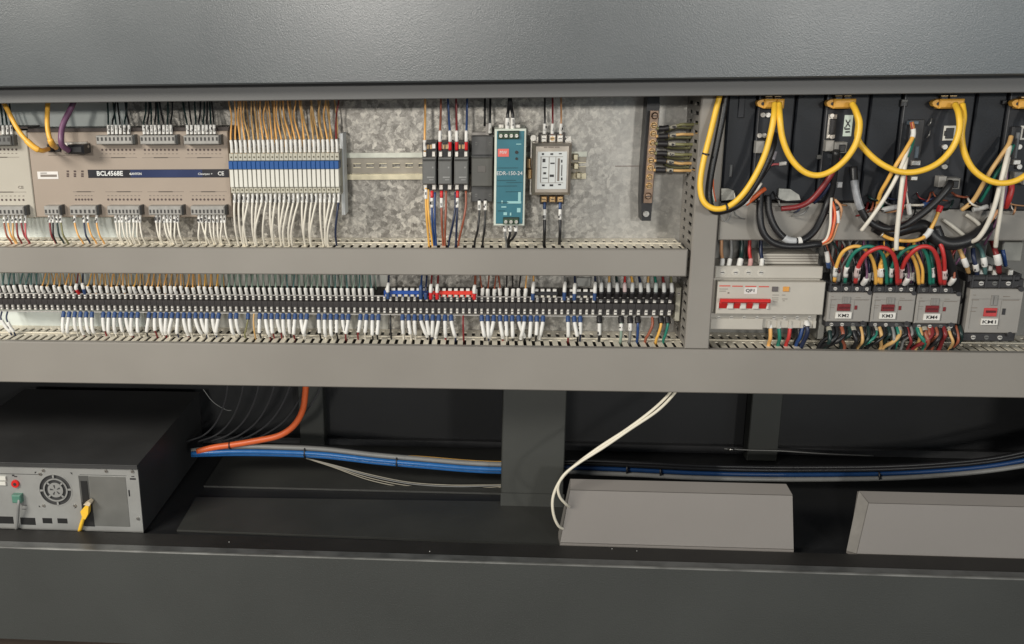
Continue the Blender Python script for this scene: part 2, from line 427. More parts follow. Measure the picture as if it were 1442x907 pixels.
b = MB(); b.box(q[0], q[1], BACKY - 0.0022, BACKY - 0.0006, q[2], 0.56); b.build("added_light_sheet", mat("plate_glare", (0.62, 0.66, 0.63), 0.4, var=0.10, scale=14), None, None, "pale whitish sheet added for plate glare behind the cream and tan controllers", "added light sheet")  # added sheet: the metal plate's bright reflection put into a pale colour
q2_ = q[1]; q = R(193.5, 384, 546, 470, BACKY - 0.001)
b = MB(); b.box(q2_ + 0.0012, q[1], BACKY - 0.0022, BACKY - 0.0006, q[2], q[3]); b.build("added_light_sheet", mat("plate_lightened", (0.56, 0.55, 0.50), 0.4, var=0.16, scale=40), None, None, "pale grey-beige sheet added to lighten the plate behind the terminal wires before the blue comb", "added light sheet")  # added sheet: its pale colour stands in for light on the shaded plate
# posts in the lower compartment
def post(px0, px1, y, Y, label, d=0.05, m=POSTM):
    x0, x1 = P(px0, y, Y).x, P(px1, y, Y).x
    t = thing("post", label, "post", ((x0 + x1) / 2, Y, ZF), "posts inside the lower compartment")
    b = MB(); b.box(x0, x1, Y, Y + d, ZF + 0.002, zr2b + 0.003, ch=0.0015); b.build("shaft", m, t)
    return t, x0, x1
t, x0, x1 = post(707.5, 796.5, 600, 0.139, "wide grey steel post standing nearest, between the bundle ends")
b = MB(); b.box(x0 - 0.0012, x1 + 0.0012, 0.136, 0.138, ZF + 0.001, ZF + 0.026); b.build("foot_plate", POSTM, t)
POST2 = mat("post_dark", (0.040, 0.042, 0.038), 0.55, var=0.1, scale=9)
post(421, 456, 590, 0.345, "slim dark post behind the orange cable's bend", 0.03, POST2)
post(1056, 1099, 600, 0.345, "slim dark post behind the white box with the looped cables", 0.03, POST2)
# thin sheet on the rear floor
p0, p1 = P(268, 694, 0.17), P(704, 699, 0.17)
t = thing("base_sheet", "flat dark metal sheet lying on the compartment floor under the cables", "sheet", (0.0, 0.2, ZF))
b = MB(); b.box(p0.x + 0.02, p1.x + 0.06, 0.185, 0.375, ZF + 0.0004, ZF + 0.003, ch=0.001); b.build("plate", mat("base_sheet_paint", (0.042, 0.0425, 0.039), 0.5, var=0.15, scale=10), t)
b = MB(); b.box(p0.x + 0.02, p1.x + 0.06, 0.1835, 0.1845, ZF + 0.0004, ZF + 0.0036); b.build("front_lip", mat("lip_paint", (0.052, 0.052, 0.049), 0.4), t)
t = thing("base_sheet", "darker front floor sheet with a slanting cut end near the computer", "sheet", (0.0, 0.1, ZF))
def FP(px, py):
    v = P(px, py, 0.5); o_ = conv(CAMC); d_ = v - o_; k_ = (ZF + 0.004 - o_.z) / d_.z; return o_ + d_ * k_
f0, f1, f2, f3 = FP(276, 700), FP(249, 746), FP(905, 771), FP(905, 709)
b = MB(); b.add([Vector((v.x, v.y, ZF + h_)) for h_ in (0.004, 0.0004) for v in (f0, f1, f2, f3)], [(0, 1, 2, 3), (7, 6, 5, 4), (0, 4, 5, 1), (1, 5, 6, 2), (2, 6, 7, 3), (3, 7, 4, 0)]); b.build("plate", MATS["base_sheet_paint"], t)
# sill line along the rear wall
b = MB(); b.box(XL, XR, REARY - 0.012, REARY, ZF + 0.0004, ZF + 0.014); b.build("rear_sill", mat("sill_paint", (0.05, 0.05, 0.052), 0.35, var=0.2, scale=12), None, None, "low dark sill running along the foot of the rear wall", "sill")
# ------------------------------------------------------------------ wiring ducts
DUCTW = mat("duct_plastic_lit", (0.80, 0.74, 0.61), 0.4, var=0.05, scale=12)  # grey walls coloured cream: warm light on the duct tops put into the colour
PITCH = 0.0123
def comb_wall(b, along0, along1, put, D0, D1):
    """slotted wall: put(a0, a1, d0, d1) adds one solid cell between two distances along and two depths"""
    L_ = D1 - D0
    rows = [(D0 + 0.05 * L_, D0 + 0.40 * L_), (D0 + 0.60 * L_, D0 + 0.84 * L_)]
    put(along0, along1, D0, rows[0][0]); put(along0, along1, rows[0][1], rows[1][0]); put(along0, along1, rows[1][1], D1)
    n = int((along1 - along0) / PITCH)
    for r0, r1 in rows:
        for i in range(n):
            a0 = along0 + i * PITCH
            put(a0, a0 + PITCH * 0.60, r0, r1)
        put(along0 + n * PITCH, along1, r0, r1)
def duct_h(x0, x1, z0, z1, label):
    t = thing("wiring_duct", label, "wiring duct", ((x0 + x1) / 2, BACKY, z0), "grey slotted wiring ducts")
    b = MB(); b.box(x0, x1, 0.0, 0.011, z0, z1, ch=0.0016); b.build("cover", DUCT, t)
    for z in (z1 - 0.0032, z0 + 0.0014):
        b = MB()
        comb_wall(b, x0 + 0.001, x1 - 0.001, lambda a0, a1, d0, d1: b.box(a0, a1, d0, d1, z, z + 0.0018), 0.0112, BACKY - 0.0015)
        b.build("slotted_wall", DUCTW, t)
    b = MB(); b.box(x0, x1, 0.05, 0.0515, z0 + 0.0033, z1 - 0.0033); b.build("inner_web", mat("duct_inside", (0.05, 0.045, 0.04), 0.6), t)
    b = MB()
    b.box(x0, x1, 0.0515, 0.0535, z1 - 0.0012, z1 - 0.0002)
    b.build("snap_ridge", DUCTW, t)
    return t
z1, z0 = P(480, 350.5, 0).z, P(480, 387.3, 0).z
xr = P(968, 370, 0).x
duct_h(XL + 0.03, xr, z0, z1, "grey slotted duct running between the upper devices and the terminal row")
Z1B = z0; Z1T = z1
z1, z0 = P(600, 488, 0).z, P(700, 549.3, 0).z
duct_h(XL + 0.03, XR - 0.02, z0, z1, "long grey slotted duct below the terminal row, spanning the whole width")
Z2T = z1; Z2B = z0
# upright duct
xa, xb = P(969.5, 420, 0).x, P(1004, 420, 0).x
t = thing("wiring_duct", "upright grey slotted duct between the galvanised plate and the black drives", "wiring duct", (xa, BACKY, Z2T), "grey slotted wiring ducts")
b = MB(); b.box(xa, xb, 0.0015, 0.0125, Z2T + 0.0004, 0.5, ch=0.0016); b.build("cover", DUCT, t)
for x in (xa + 0.0014, xb - 0.0032):
    b = MB()
    comb_wall(b, Z2T + 0.0008, 0.5, lambda a0, a1, d0, d1: b.box(x, x + 0.0018, d0, d1, a0, a1), 0.0128, BACKY - 0.0015)
    b.build("slotted_wall", DUCT, t)
b = MB(); b.box(xa + 0.004, xb - 0.004, 0.05, 0.0515, Z2T + 0.001, 0.5); b.build("inner_web", MATS["duct_inside"], t)
XU0, XU1 = xa, xb
zz = P(1200, 338.5, 0.01).z; zy = P(1200, 286, 0.01).z
t = thing("wiring_duct", "short grey duct under the black drives, crossed by black cables", "wiring duct", (xb, BACKY, zz), "grey slotted wiring ducts")
b = MB(); b.box(xb + 0.003, XR - 0.02, 0.008, 0.018, zz, zy, ch=0.0016); b.build("cover", mat("duct_plastic_dull", (0.27, 0.255, 0.23), 0.45, var=0.06, scale=9), t)
for z in (zz + 0.0014, zy - 0.0032):
    b = MB()
    comb_wall(b, xb + 0.004, XR - 0.021, lambda a0, a1, d0, d1: b.box(a0, a1, d0, d1, z, z + 0.0018), 0.0182, BACKY - 0.0015)
    b.build("slotted_wall", DUCT, t)
ZD3 = zz
# ------------------------------------------------------------------ DIN rails
def din(px0, px1, pyt, pyb, label, slots=True, Y=0.080):
    x0, x1 = P(px0, (pyt + pyb) / 2, Y).x, P(px1, (pyt + pyb) / 2, Y).x
    zt_, zb_ = P((px0 + px1) / 2, pyt, Y).z, P((px0 + px1) / 2, pyb, Y).z
    t = thing("mounting_rail", label, "rail", (x0, BACKY, zb_), "metal device rails")
    h = zt_ - zb_
    b = MB(); b.box(x0, x1, Y, Y + 0.0012, zt_ - 0.17 * h, zt_); b.box(x0, x1, Y + 0.0012, Y + 0.0075, zt_ - 0.19 * h, zt_ - 0.155 * h); b.build("flange", RAILM, t)
    b = MB(); b.box(x0, x1, Y, Y + 0.0012, zb_, zb_ + 0.19 * h); b.box(x0, x1, Y + 0.0012, Y + 0.0075, zb_ + 0.165 * h, zb_ + 0.20 * h); b.build("flange", ZINC, t)
    b = MB(); y0, y1 = Y + 0.0075, Y + 0.0087
    za, zb2, zc, zd_ = zb_ + 0.16 * h, zb_ + 0.44 * h, zb_ + 0.58 * h, zt_ - 0.15 * h
    b.box(x0, x1, y0, y1, za, zb2); b.box(x0, x1, y0, y1, zc, zd_)
    n = max(1, int((x1 - x0) / 0.0182))
    st = (x1 - x0) / n
    for i in range(n): b.box(x0 + i * st + 0.0, x0 + i * st + st * 0.42, y0, y1, zb2, zc)
    b.build("web", mat("rail_web", (0.33, 0.30, 0.25), 0.4, 0.5, var=0.15, scale=60), t)
    b = MB()
    for i in range(n):
        for zz_ in (zb2 - 0.0006, zc - 0.0006): b.box(x0 + i * st + st * 0.42, x0 + i * st + st * 0.98, y0 - 0.0006, y0 + 0.0005, zz_, zz_ + 0.0012)
    b.build("slot_rim", ZINC, t)
    return t
din(326, 826, 215, 253, "slotted metal rail carrying the relays and the teal supply, bare in the middle")
din(-120, 958, 411, 438, "rail hidden behind the long row of dark terminal blocks")
# ------------------------------------------------------------------ controllers at the far end
def plug(root, px0, px1, py0, py1, Yf, n, up, m=GREYC, name="plug"):
    a = R(px0, py0, px1, py1, Yf)
    b = MB(); b.rbox(a, Yf, Yf + 0.03, 0, 0.0012)
    o = b.build(name, m, root)
    h = a[3] - a[2]; w_ = (a[1] - a[0]) / n
    b = MB()
    for i in range(n):
        x = a[0] + (i + 0.5) * w_
        z = a[2] + (0.62 if up else 0.42) * h
        b.box(x - w_ * 0.22, x + w_ * 0.22, Yf - 0.0004, Yf + 0.0004, z - h * 0.2, z + h * 0.2)
    b.build("clamp_opening", mat("clamp_dark", (0.045, 0.043, 0.042), 0.6), o)
    b = MB(); b.box(a[1] - w_ * 0.1, a[1] + w_ * 0.35, Yf + 0.004, Yf + 0.022, a[2] - h * 0.05, a[3] + h * 0.05, ch=0.001); b.build("end_latch", DKGREY if not up else MIDGREY, o)
    return a
YC = 0.045
SOCKINK = mat("socket_ink", (0.075, 0.05, 0.045), 0.6)
def legend(root, px0, px1, py, n, box_dir):
    b = MB()
    for i in range(n):
        p = P(px0 + (px1 - px0) * i / (n - 1), py, YC); b.cyl((p.x, YC - 0.0004, p.z), (p.x, YC + 0.0004, p.z), 0.00165, 8)
    b.build("marker_dot", SOCKINK, root)
    y0 = py + 8 * box_dir * -1 if box_dir > 0 else py - 8
    dsh = [(px0 + (px1 - px0) * i / (n - 1) - 1.2, px0 + (px1 - px0) * i / (n - 1) + 1.2, py + 5.5 * box_dir, 1.1) for i in range(n)]
    dsh += [(px0 - 4, px1 + 4, py + 11 * box_dir, 0.6), ((px0 + px1) / 2 - 10, (px0 + px1) / 2 + 10, py + 11 * box_dir, 1.4)]
    prints(root, YC, dsh, GREYINK)
t = thing("controller", "wide tan controller module with a black name band across its front", "controller", P(180, 306, BACKY))
TANR = t
a = R(44.5, 185.5, 324, 306, YC)
b = MB(); b.rbox(a, YC, BACKY - 0.012, 0, 0.0012); b.build("housing", TAN, t)
b = MB(); b.box(a[0] - 0.02, a[1], YC + 0.006, BACKY - 0.004, a[3] + 0.0003, a[3] + 0.005); b.build("top_flange", mat("flange_brown", (0.06, 0.045, 0.04), 0.5), t)
def band(root, px0, px1, y0, y1, m, name, dy=0.0004):
    q = R(px0, y0, px1, y1, YC); b = MB(); b.rbox(q, YC - dy, YC + 0.0003); return b.build(name, m, root)
band(t, 124, 322.5, 238.6, 250.2, mat("band_black", c(26, 26, 34), 0.4, var=0.05), "name_band")
band(t, 184, 285, 239, 249.8, mat("band_blue", c(26, 42, 84), 0.4, var=0.1, scale=20), "name_band", 0.0006)
p = P(154.5, 244.6, YC - 0.0009); text("BCL4568E", p, 0.0066, PALEINK, t, wide=0.0385, bold=0.04)
p = P(191.5, 245, YC - 0.0009); text("SANYON", p, 0.0035, PALEINK, t, wide=0.0165, bold=0.02)
b = MB(); q = P(183.5, 245, YC - 0.0009); b.cyl((q.x, q.y, q.z), (q.x, q.y + 0.0004, q.z), 0.0014, 8); b.build("emblem", PALEINK, t)
p = P(289, 245, YC - 0.0009); text("Cleanpac +", p, 0.003, PALEINK, t, wide=0.021, bold=0.01)
p = P(311, 244.6, YC - 0.0009); text("CE", p, 0.0055, PALEINK, t, wide=0.009, bold=0.02)
band(t, 53, 82, 241.6, 252, mat("sticker_white", (0.72, 0.69, 0.66), 0.5, var=0.03), "sticker")
prints(t, YC - 0.0004, [(57, 80, 247.5, 3.4), (57, 66, 243.8, 1.2)], GREYINK)
b = MB()
for x in (95.5, 105.5, 116):
    for dy in (-3.2, 0.6, 3.6):
        q = P(x, 244.5 + dy, YC); b.box(q.x - 0.0017, q.x + 0.0017, YC - 0.0005, YC + 0.0003, q.z - 0.0012, q.z + 0.0012)
b.build("indicator", SOCKINK, t)
for x0, x1 in ((144, 189), (204, 249), (265, 310)): legend(t, x0, x1, 211, 9, 1)
for x0, x1 in ((107, 129), (152.5, 196), (211.5, 255), (271.5, 315)): legend(t, x0, x1, 281, 6 if x1 < 140 else 9, -1)
PLUGS = []
for i, (x0, x1, n) in enumerate(((135, 186, 9), (197, 246.5, 9), (258.5, 308, 9))):
    PLUGS.append(plug(t, x0, x1, 191, 203.5, YC - 0.016, n, True))
LOW = []
for x0, x1, n in ((62, 83, 4), (98, 135, 6), (151, 196, 9), (209, 255, 9), (268.5, 316, 9)):
    LOW.append(plug(t, x0, x1, 290.5, 303, YC - 0.016, n, False))
# ports
q = R(67, 199, 124, 219, YC); b = MB(); b.rbox(q, YC - 0.001, YC + 0.002, 0, 0.0005); b.build("port_plate", mat("port_plate", (0.30, 0.25, 0.205), 0.5), t)
for x in (68, 77.5):
    q = R(x, 203, x + 8.5, 213.5, YC); b = MB(); b.rbox(q, YC - 0.004, YC + 0.004, 0, 0.0006); b.build("network_port", BLACK, t)
q = R(91, 200, 125, 215, YC); b = MB(); b.rbox(q, YC - 0.005, YC + 0.003, 0, 0.001); b.build("serial_port", TIN, t)
# left neighbour
t = thing("controller", "cream controller module cut off at the end, beside the tan one", "controller", P(0, 306, BACKY))
CRMR = t
a2 = R(-70, 184.5, 43.6, 306.5, YC)
b = MB(); b.rbox(a2, YC, BACKY - 0.012, 0, 0.0012); b.build("housing", CREAM, t)
q = R(-30, 192, 20, 206, YC - 0.016)
plug(t, -40, 15, 191.5, 205, YC - 0.016, 9, True, MIDGREY); plug(t, -20, 33, 291, 303.5, YC - 0.016, 9, False)
b = MB(); b.box(a2[0], a2[1], YC + 0.006, BACKY - 0.004, a2[3] + 0.0003, a2[3] + 0.005); b.build("top_flange", MATS["flange_brown"], t)
legend(t, -22, 23, 210.5, 9, 1); legend(t, -15, 33, 281.5, 9, -1)
text("CE", P(29, 264, YC - 0.0006), 0.0042, GREYINK, t, wide=0.008, bold=0.02)
# ------------------------------------------------------------------ wires on the controllers
def jag(p, dx=0.0, dy=0.0, dz=0.0): return Vector((p.x + dx, p.y + dy, p.z + dz))
def top_plug_wires(a, idx, cols, label):
    n = 9; w_ = (a[1] - a[0]) / n
    for k, i in enumerate(idx):
        x = a[0] + (i + 0.5) * w_; z = a[3]; y = YC - 0.004
        lean = random.uniform(-0.014, 0.006)
        pts = [(x, y, z - 0.001), (x + random.uniform(-.001, .001), y + 0.002, z + 0.016), (x + lean * 0.5, y + 0.012, z + 0.034), (x + lean, y + 0.02, z + 0.075)]
        wire(f"dark green wire, {nth(k + 1)} of those {label}", pts, 0.00135, cols[k % len(cols)], "dark green wires on top of the controllers", caps=[("marker_sleeve", 0.002, 0.0145, 0.0022, SLEEVE)])
top_plug_wires(PLUGS[0], (2, 3, 4, 5, 6, 7), ['darkgreen', 'black'], "on the tan controller's upper plug nearest the purple cable")
top_plug_wires(PLUGS[1], (0, 1, 2, 3, 4, 5, 6, 7), ['darkgreen', 'black'], "on the tan controller's middle upper plug")
top_plug_wires(PLUGS[2], (0, 1, 2, 3, 4, 5, 6, 7), ['darkgreen', 'black'], "on the tan controller's upper plug beside the relays")
a = R(-40, 191.5, 15, 205, YC - 0.016)
top_plug_wires(a, (6, 7, 8), ['darkgreen'], "above the cream controller")
def low_plug_wires(a, n, idx, cols, label, names=None, ln=(0.0, 0.0)):
    w_ = (a[1] - a[0]) / n
    for k, i in enumerate(idx):
        x = a[0] + (i + 0.5) * w_; z = a[2]; y = YC - 0.006
        cn = cols[k % len(cols)]
        lean = random.uniform(-0.002, 0.008)
        pts = [(x, y, z + 0.001), (x + random.uniform(-.0005, .001), y - 0.003, z - 0.014), (x + lean * 0.6, y - 0.006, z - 0.030), (x + lean, y + 0.0, Z1T + 0.002), (x + lean, y + 0.012, Z1T - 0.015)]
        wire(f"{names[cn] if names else cn} wire, {nth(k + 1)} of those {label}", pts, 0.00145, cn, "wires under the controllers", caps=[("marker_sleeve", 0.002, 0.0135, 0.0021, SLEEVE)])
NM = {'white': 'white', 'ochre': 'ochre', 'darkred': 'dark red', 'black': 'black', 'yellow': 'yellow', 'orange': 'orange', 'brown': 'brown', 'blue': 'blue', 'tan': 'tan', 'darkgreen': 'dark green', 'olive': 'olive', 'sage': 'sage green', 'teal': 'teal', 'red': 'red', 'navy': 'navy', 'purple': 'purple', 'grey': 'grey', 'pink': 'pink', 'green': 'green'}
low_plug_wires(LOW[0], 4, (0, 1, 2, 3), ['darkred', 'black', 'darkgreen', 'olive'], "under the tan controller's smallest plug", NM)
low_plug_wires(LOW[1], 6, (0, 2, 3, 5), ['orange', 'navy', 'orange', 'orange'], "under the tan controller's six-way lower plug", NM)
low_plug_wires(LOW[2], 9, (1, 2, 3, 4, 5, 6, 7, 8), ['white'], "under the lower plug beside the orange wires", NM)
low_plug_wires(LOW[3], 9, (1, 2, 3, 4, 5, 6, 7), ['white'], "under the tan controller's middle lower plug", NM)
low_plug_wires(LOW[4], 9, (1, 2, 3, 4, 5, 6, 7, 8), ['white'], "under the lower plug nearest the relays", NM)
a = R(-20, 291, 33, 303.5, YC - 0.016)
low_plug_wires(a, 9, (3, 4, 5, 6, 7, 8), ['brown', 'orange', 'ochre', 'darkred', 'darkred', 'pink'], "under the cream controller", NM)
def cablepx(label, pts, r, m, group, cat="cable", name="cable", **k):
    return wire(label, [P(*p) for p in pts], r, m, group, cat, name, n=10, k=8, **k)
def strand(o, pts, r, m, name="strand"):
    b = MB(); b.tube(smooth([P(*p) for p in pts]), r, 8); return b.build(name, m if not isinstance(m, str) else W[m], o)
YEL2 = mat("wire_patch_amber", c(238, 180, 74), 0.4, var=0.05, scale=60)
o = cablepx("amber network cable sweeping down from the corner into the tan controller", [(-8, 118, 0.02), (8, 150, 0.012), (27, 185, 0.005), (45, 205, 0.0), (58, 212, 0.005), (68, 210, 0.035)], 0.0034, YEL2, "network cables at the tan controller", marks=False, caps=[("plug_boot", 0.092, 0.112, 0.0044, YEL2)])
o = cablepx("amber network cable dropping straight down into the tan controller", [(70, 118, 0.03), (67, 150, 0.02), (67, 180, 0.008), (72, 200, 0.004), (79, 208, 0.03)], 0.0034, YEL2, "network cables at the tan controller", marks=False, caps=[("plug_boot", 0.080, 0.098, 0.0044, YEL2)])
o = cablepx("purple round cable curving down to a black serial plug", [(114, 118, 0.03), (101, 150, 0.02), (89, 175, 0.008), (86, 195, 0.0), (88, 205, 0.002), (97, 212, 0.012)], 0.0042, 'purple', None)
q = R(95, 204, 118, 217, YC - 0.03); b = MB(); b.rbox(q, YC - 0.032, YC - 0.006, 0, 0.003); b.build("plug_shell", BLACK, o)
b = MB(); b.cyl(P(118, 207, YC - 0.018), P(124, 206, YC - 0.012), 0.003, 10); b.cyl(P(96, 203, YC - 0.02), P(98, 206, YC - 0.006), 0.0022, 8); b.build("thumb_screw", TIN, o)
# ------------------------------------------------------------------ slim relays
YR = 0.012
x0, x1 = P(322.5, 240, YR).x, P(477.5, 240, YR).x
NR = 24
pr = (x1 - x0) / NR
def zr(py): return P(400, py, YR).z
RELB = mat("relay_beige", (0.47, 0.45, 0.37), 0.5, var=0.05, scale=40)
RELW = mat("relay_white", (0.70, 0.685, 0.62), 0.4, var=0.04, scale=40)
RELBLUE = mat("relay_blue", c(30, 82, 146), 0.4, var=0.08, scale=60)
def relay(loc):
    X = loc.x
    t = thing("relay", "slim white relay with blue retainer, first from the tan controller", "relay", loc, "slim relays in one row")
    g_ = 0.00022
    b = MB(); b.box(X + g_, X + pr - g_, YR + 0.012, BACKY - 0.013, zr(276), zr(213)); b.build("base", RELB, t)
    b = MB(); b.box(X + g_, X + pr - g_, YR + 0.004, YR + 0.02, zr(226.6), zr(216.5), ch=0.0006); b.build("clamp", RELB, t)
    b = MB(); b.box(X + g_, X + pr - g_, YR - 0.002, YR + 0.02, zr(238), zr(227), ch=0.0005); b.build("retainer", RELBLUE, t)
    b = MB(); b.box(X + g_ * 3, X + pr - g_ * 3, YR, YR + 0.02, zr(263.6), zr(238.4), ch=0.0005); b.build("relay_body", RELW, t)
    b = MB(); b.box(X + g_, X + pr - g_, YR + 0.004, YR + 0.02, zr(272.5), zr(264), ch=0.0006); b.build("clamp", RELB, t)
    b = MB()
    for py in (221.5, 268):
        z = zr(py); b.cyl((X + pr / 2, YR + 0.0034, z), (X + pr / 2, YR + 0.006, z), 0.00125, 8)
    b.build("clamp_hole", mat("hole_dark", (0.10, 0.085, 0.05), 0.6), t)
    return t
r0 = relay(Vector((x0, BACKY, zr(276))))
for i in range(NR):
    loc = Vector((x0 + i * pr, BACKY, zr(276)))
    if i: copy_tree(r0, loc, f"slim white relay with blue retainer, {nth(i + 1)} from the tan controller")
    x = loc.x + pr / 2
    # fan of yellow wires above
    sh = random.uniform(-0.012, -0.002); sh2 = sh + random.uniform(-0.004, 0.004)
    cn = 'orange' if random.random() < 0.7 else 'ochre'
    if i == NR - 1: cn = 'darkred'
    pts = [(x, YR + 0.010, zr(217)), (x + 0.0004, YR + 0.008, zr(203)), (x - 0.0012, YR + 0.012, zr(194)), (x + sh, YR + 0.03, zr(166)), (x + sh2, YR + 0.034, zr(142)), (x + sh2 + 0.001, YR + 0.034, zr(108))]
    wire(f"{NM.get(cn, cn)} wire entering the top of the {nth(i + 1)} slim relay from the tan controller", pts, 0.00125, cn, "wires above the slim relays", caps=[("marker_sleeve", 0.0015, 0.0185, 0.0022, SLEEVE)])
    if i % 2 == 0:
        x3 = x + random.uniform(-0.003, 0.003)
        pts = [(x3, YR + 0.055, zr(212)), (x3 + 0.002, YR + 0.055, zr(175)), (x3 - random.uniform(0, .006), YR + 0.058, zr(108))]
        swire(pts, 0.00125, 'ochre')
    sh = random.uniform(-0.013, 0.001) if i > 1 else 0.0
    pts = [(x, YR + 0.012, zr(271)), (x + random.uniform(0, .0006), YR + 0.006, zr(286)), (x + sh * 0.25, YR + 0.002, zr(300)), (x + sh * 0.8, YR + 0.004, zr(325)), (x + sh, YR + 0.016, zr(347)), (x + sh, YR + 0.03, zr(362))]
    wcn = 'white' if i < NR - 1 else 'navy'
    wire(f"{wcn} wire leaving the bottom of the {nth(i + 1)} slim relay from the tan controller", pts, 0.0016, wcn, "wires below the slim relays", caps=[("marker_sleeve", 0.001, 0.0165, 0.0021, SLEEVE)])
q = R(479.5, 188, 484.5, 303, YR + 0.036)
t = thing("end_bracket", "pale end stop closing the row of slim relays", "end stop", (q[0], BACKY, q[2]))
b = MB(); b.box(q[0], q[1], YR + 0.036, 0.079, q[2], q[3], ch=0.0008); b.build("plate", mat("bracket_grey", (0.78, 0.80, 0.80), 0.5), t)
b = MB(); b.box(q[0] + 0.0012, q[1] - 0.0012, YR + 0.034, YR + 0.036, zr(250), zr(215)); b.build("rib", mat("bracket_grey2", (0.6, 0.63, 0.64), 0.5), t)
# ------------------------------------------------------------------ three two-pole fuse holders
YB = 0.018
def fuse(px0, px1, k):
    a = R(px0, 203, px1, 270.5, YB)
    t = thing("switch_module", ["dark grey two-pole module nearest the bare rail, pale screws uncovered", "dark grey two-pole module in the middle of three", "dark grey two-pole module next to the wide black block"][k], "circuit module", (a[0], BACKY, a[2]), "three small dark modules")
    z = lambda py: P((px0 + px1) / 2, py, YB).z
    b = MB(); b.box(a[0], a[1], YB + 0.014, 0.079, z(270), z(202)); b.build("base", BLACK, t)
    b = MB(); b.box(a[0] + 0.0006, a[1] - 0.0006, YB, YB + 0.014, z(260), z(226.5), ch=0.0015); b.build("front", MIDGREY, t)
    b = MB(); b.box(a[0] + 0.0006, a[1] - 0.0006, YB + 0.004, YB + 0.014, z(226), z(222), ch=0.0012); b.build("shoulder", MIDGREY, t)
    w_ = a[1] - a[0]
    b = MB(); b.box(a[0] + w_ * 0.35, a[1] - w_ * 0.15, YB - 0.0004, YB + 0.0004, z(250.5), z(248.8)); b.box(a[0] + w_ * 0.5, a[1] - w_ * 0.2, YB - 0.0004, YB + 0.0004, z(253.8), z(252.6)); b.box(a[1] - w_ * 0.3, a[1] - w_ * 0.2, YB - 0.0004, YB + 0.0004, z(237), z(234.8))
    b.build("lettering", mat("worn_print", (0.30, 0.30, 0.29), 0.6), t)
    for fx in (0.2, 0.8):
        for py in (206.5, 264.5):
            b = MB(); x = a[0] + w_ * fx
            b.box(x - 0.0026, x + 0.0026, YB + 0.009, YB + 0.0145, z(py + 4.0), z(py - 3.4), ch=0.0006); b.build("screw_clamp", TIN, t)
    b = MB()
    for fx in (0.33, 0.62): b.box(a[0] + w_ * fx - 0.002, a[0] + w_ * fx + 0.002, YB + 0.0125, YB + 0.0145, z(211), z(205))
    b.build("terminal_screw", BRASS, t)
    b = MB()
    for fx in (0.18, 0.8): b.box(a[0] + w_ * fx - 0.0022, a[0] + w_ * fx + 0.0022, YB + 0.006, YB + 0.0142, z(221.5), z(214), ch=0.0005)
    b.build("wire_lug", TIN, t)
    return a, z
FU = [fuse(*x, k) for k, x in enumerate(((594, 614.5), (616.5, 636.8), (639, 660)))]
def upw(label, px, py0, cn, group, Y=YB, boot=BOOTRED, sl=True, dx=0.0, top=108, r=0.0016):
    p = P(px, py0, Y); z2 = P(px, top, Y).z
    pts = [(p.x, Y + 0.006, p.z), (p.x, Y + 0.004, p.z + 0.02), (p.x + dx * 0.4, Y + 0.016, p.z + 0.045), (p.x + dx, Y + 0.022, z2)]
    caps = [("insulated_boot", 0.0, 0.0115, 0.0023, boot)] if boot else []
    if sl: caps.append(("marker_sleeve", 0.012 if boot else 0.002, 0.026 if boot else 0.016, 0.0024, SLEEVE))
    wire(label, pts, r, cn, group, caps=caps)
def dnw(label, px, py0, cn, group, Y=YB, boot=BOOTRED, sl=True, dx=0.0, end=None, r=0.0016, sl_len=0.013):
    end = Z1T if end is None else end
    p = P(px, py0, Y)
    pts = [(p.x, Y + 0.008, p.z), (p.x, Y + 0.003, p.z - 0.02), (p.x + dx * 0.35, Y + 0.0, p.z - 0.042), (p.x + dx, Y + 0.012, end + 0.004), (p.x + dx, Y + 0.02, end - 0.015)]
    if pts[2][2] < end + 0.008: pts.pop(2)
    caps = [("insulated_boot", 0.0, 0.0095, 0.0022, boot)] if boot else []
    if sl: caps.append(("marker_sleeve", 0.010 if boot else 0.002, (0.010 if boot else 0.002) + sl_len, 0.0024, SLEEVE))
    wire(label, pts, r, cn, group, caps=caps)
G1 = "wires above the three dark modules"; G2 = "wires below the three dark modules"
upw("orange wire rising above the dark module nearest the bare rail", 598, 214, 'orange', G1, boot=None)
upw("brown wire with red boot above the middle dark module", 619.5, 212, 'brown', G1, dx=0.001)
upw("blue wire with red boot above the middle dark module", 633.5, 212, 'blue', G1, dx=-0.005)
upw("brown wire with red boot above the dark module beside the black block", 643, 212, 'darkred', G1, dx=-0.002)
upw("blue wire with red boot above the dark module beside the black block", 656.5, 212, 'blue', G1, dx=0.001)
dnw("yellow wire arcing out below the dark module nearest the bare rail", 599.5, 266, 'yellow', G2, boot=None, dx=0.003)
dnw("second yellow wire hugging the first below the dark modules", 602.5, 268, 'yellow', G2, boot=None, sl=False, dx=0.005)
dnw("blue wire with red boot below the dark module nearest the bare rail", 608, 270, 'blue', G2, dx=0.002)
dnw("second blue wire leaning beside the sleeved blue one", 612, 272, 'blue', G2, boot=None, sl=False, dx=0.001)
dnw("red-brown wire with red boot below the middle dark module", 621.5, 270, 'brown', G2, dx=0.0015)
dnw("plain brown wire beside the red-booted one below the middle module", 628, 270, 'brown', G2, boot=None, sl=False, dx=-0.002)
dnw("navy wire running slantwise under the middle dark module", 641, 272, 'navy', G2, boot=None, sl=False, dx=-0.009)
dnw("dark wire with red boot below the module beside the black block", 644, 270, 'navy', G2, dx=-0.002)
dnw("brown wire bending below the module beside the black block", 656, 270, 'brown', G2, boot=None, sl=False, dx=-0.010)
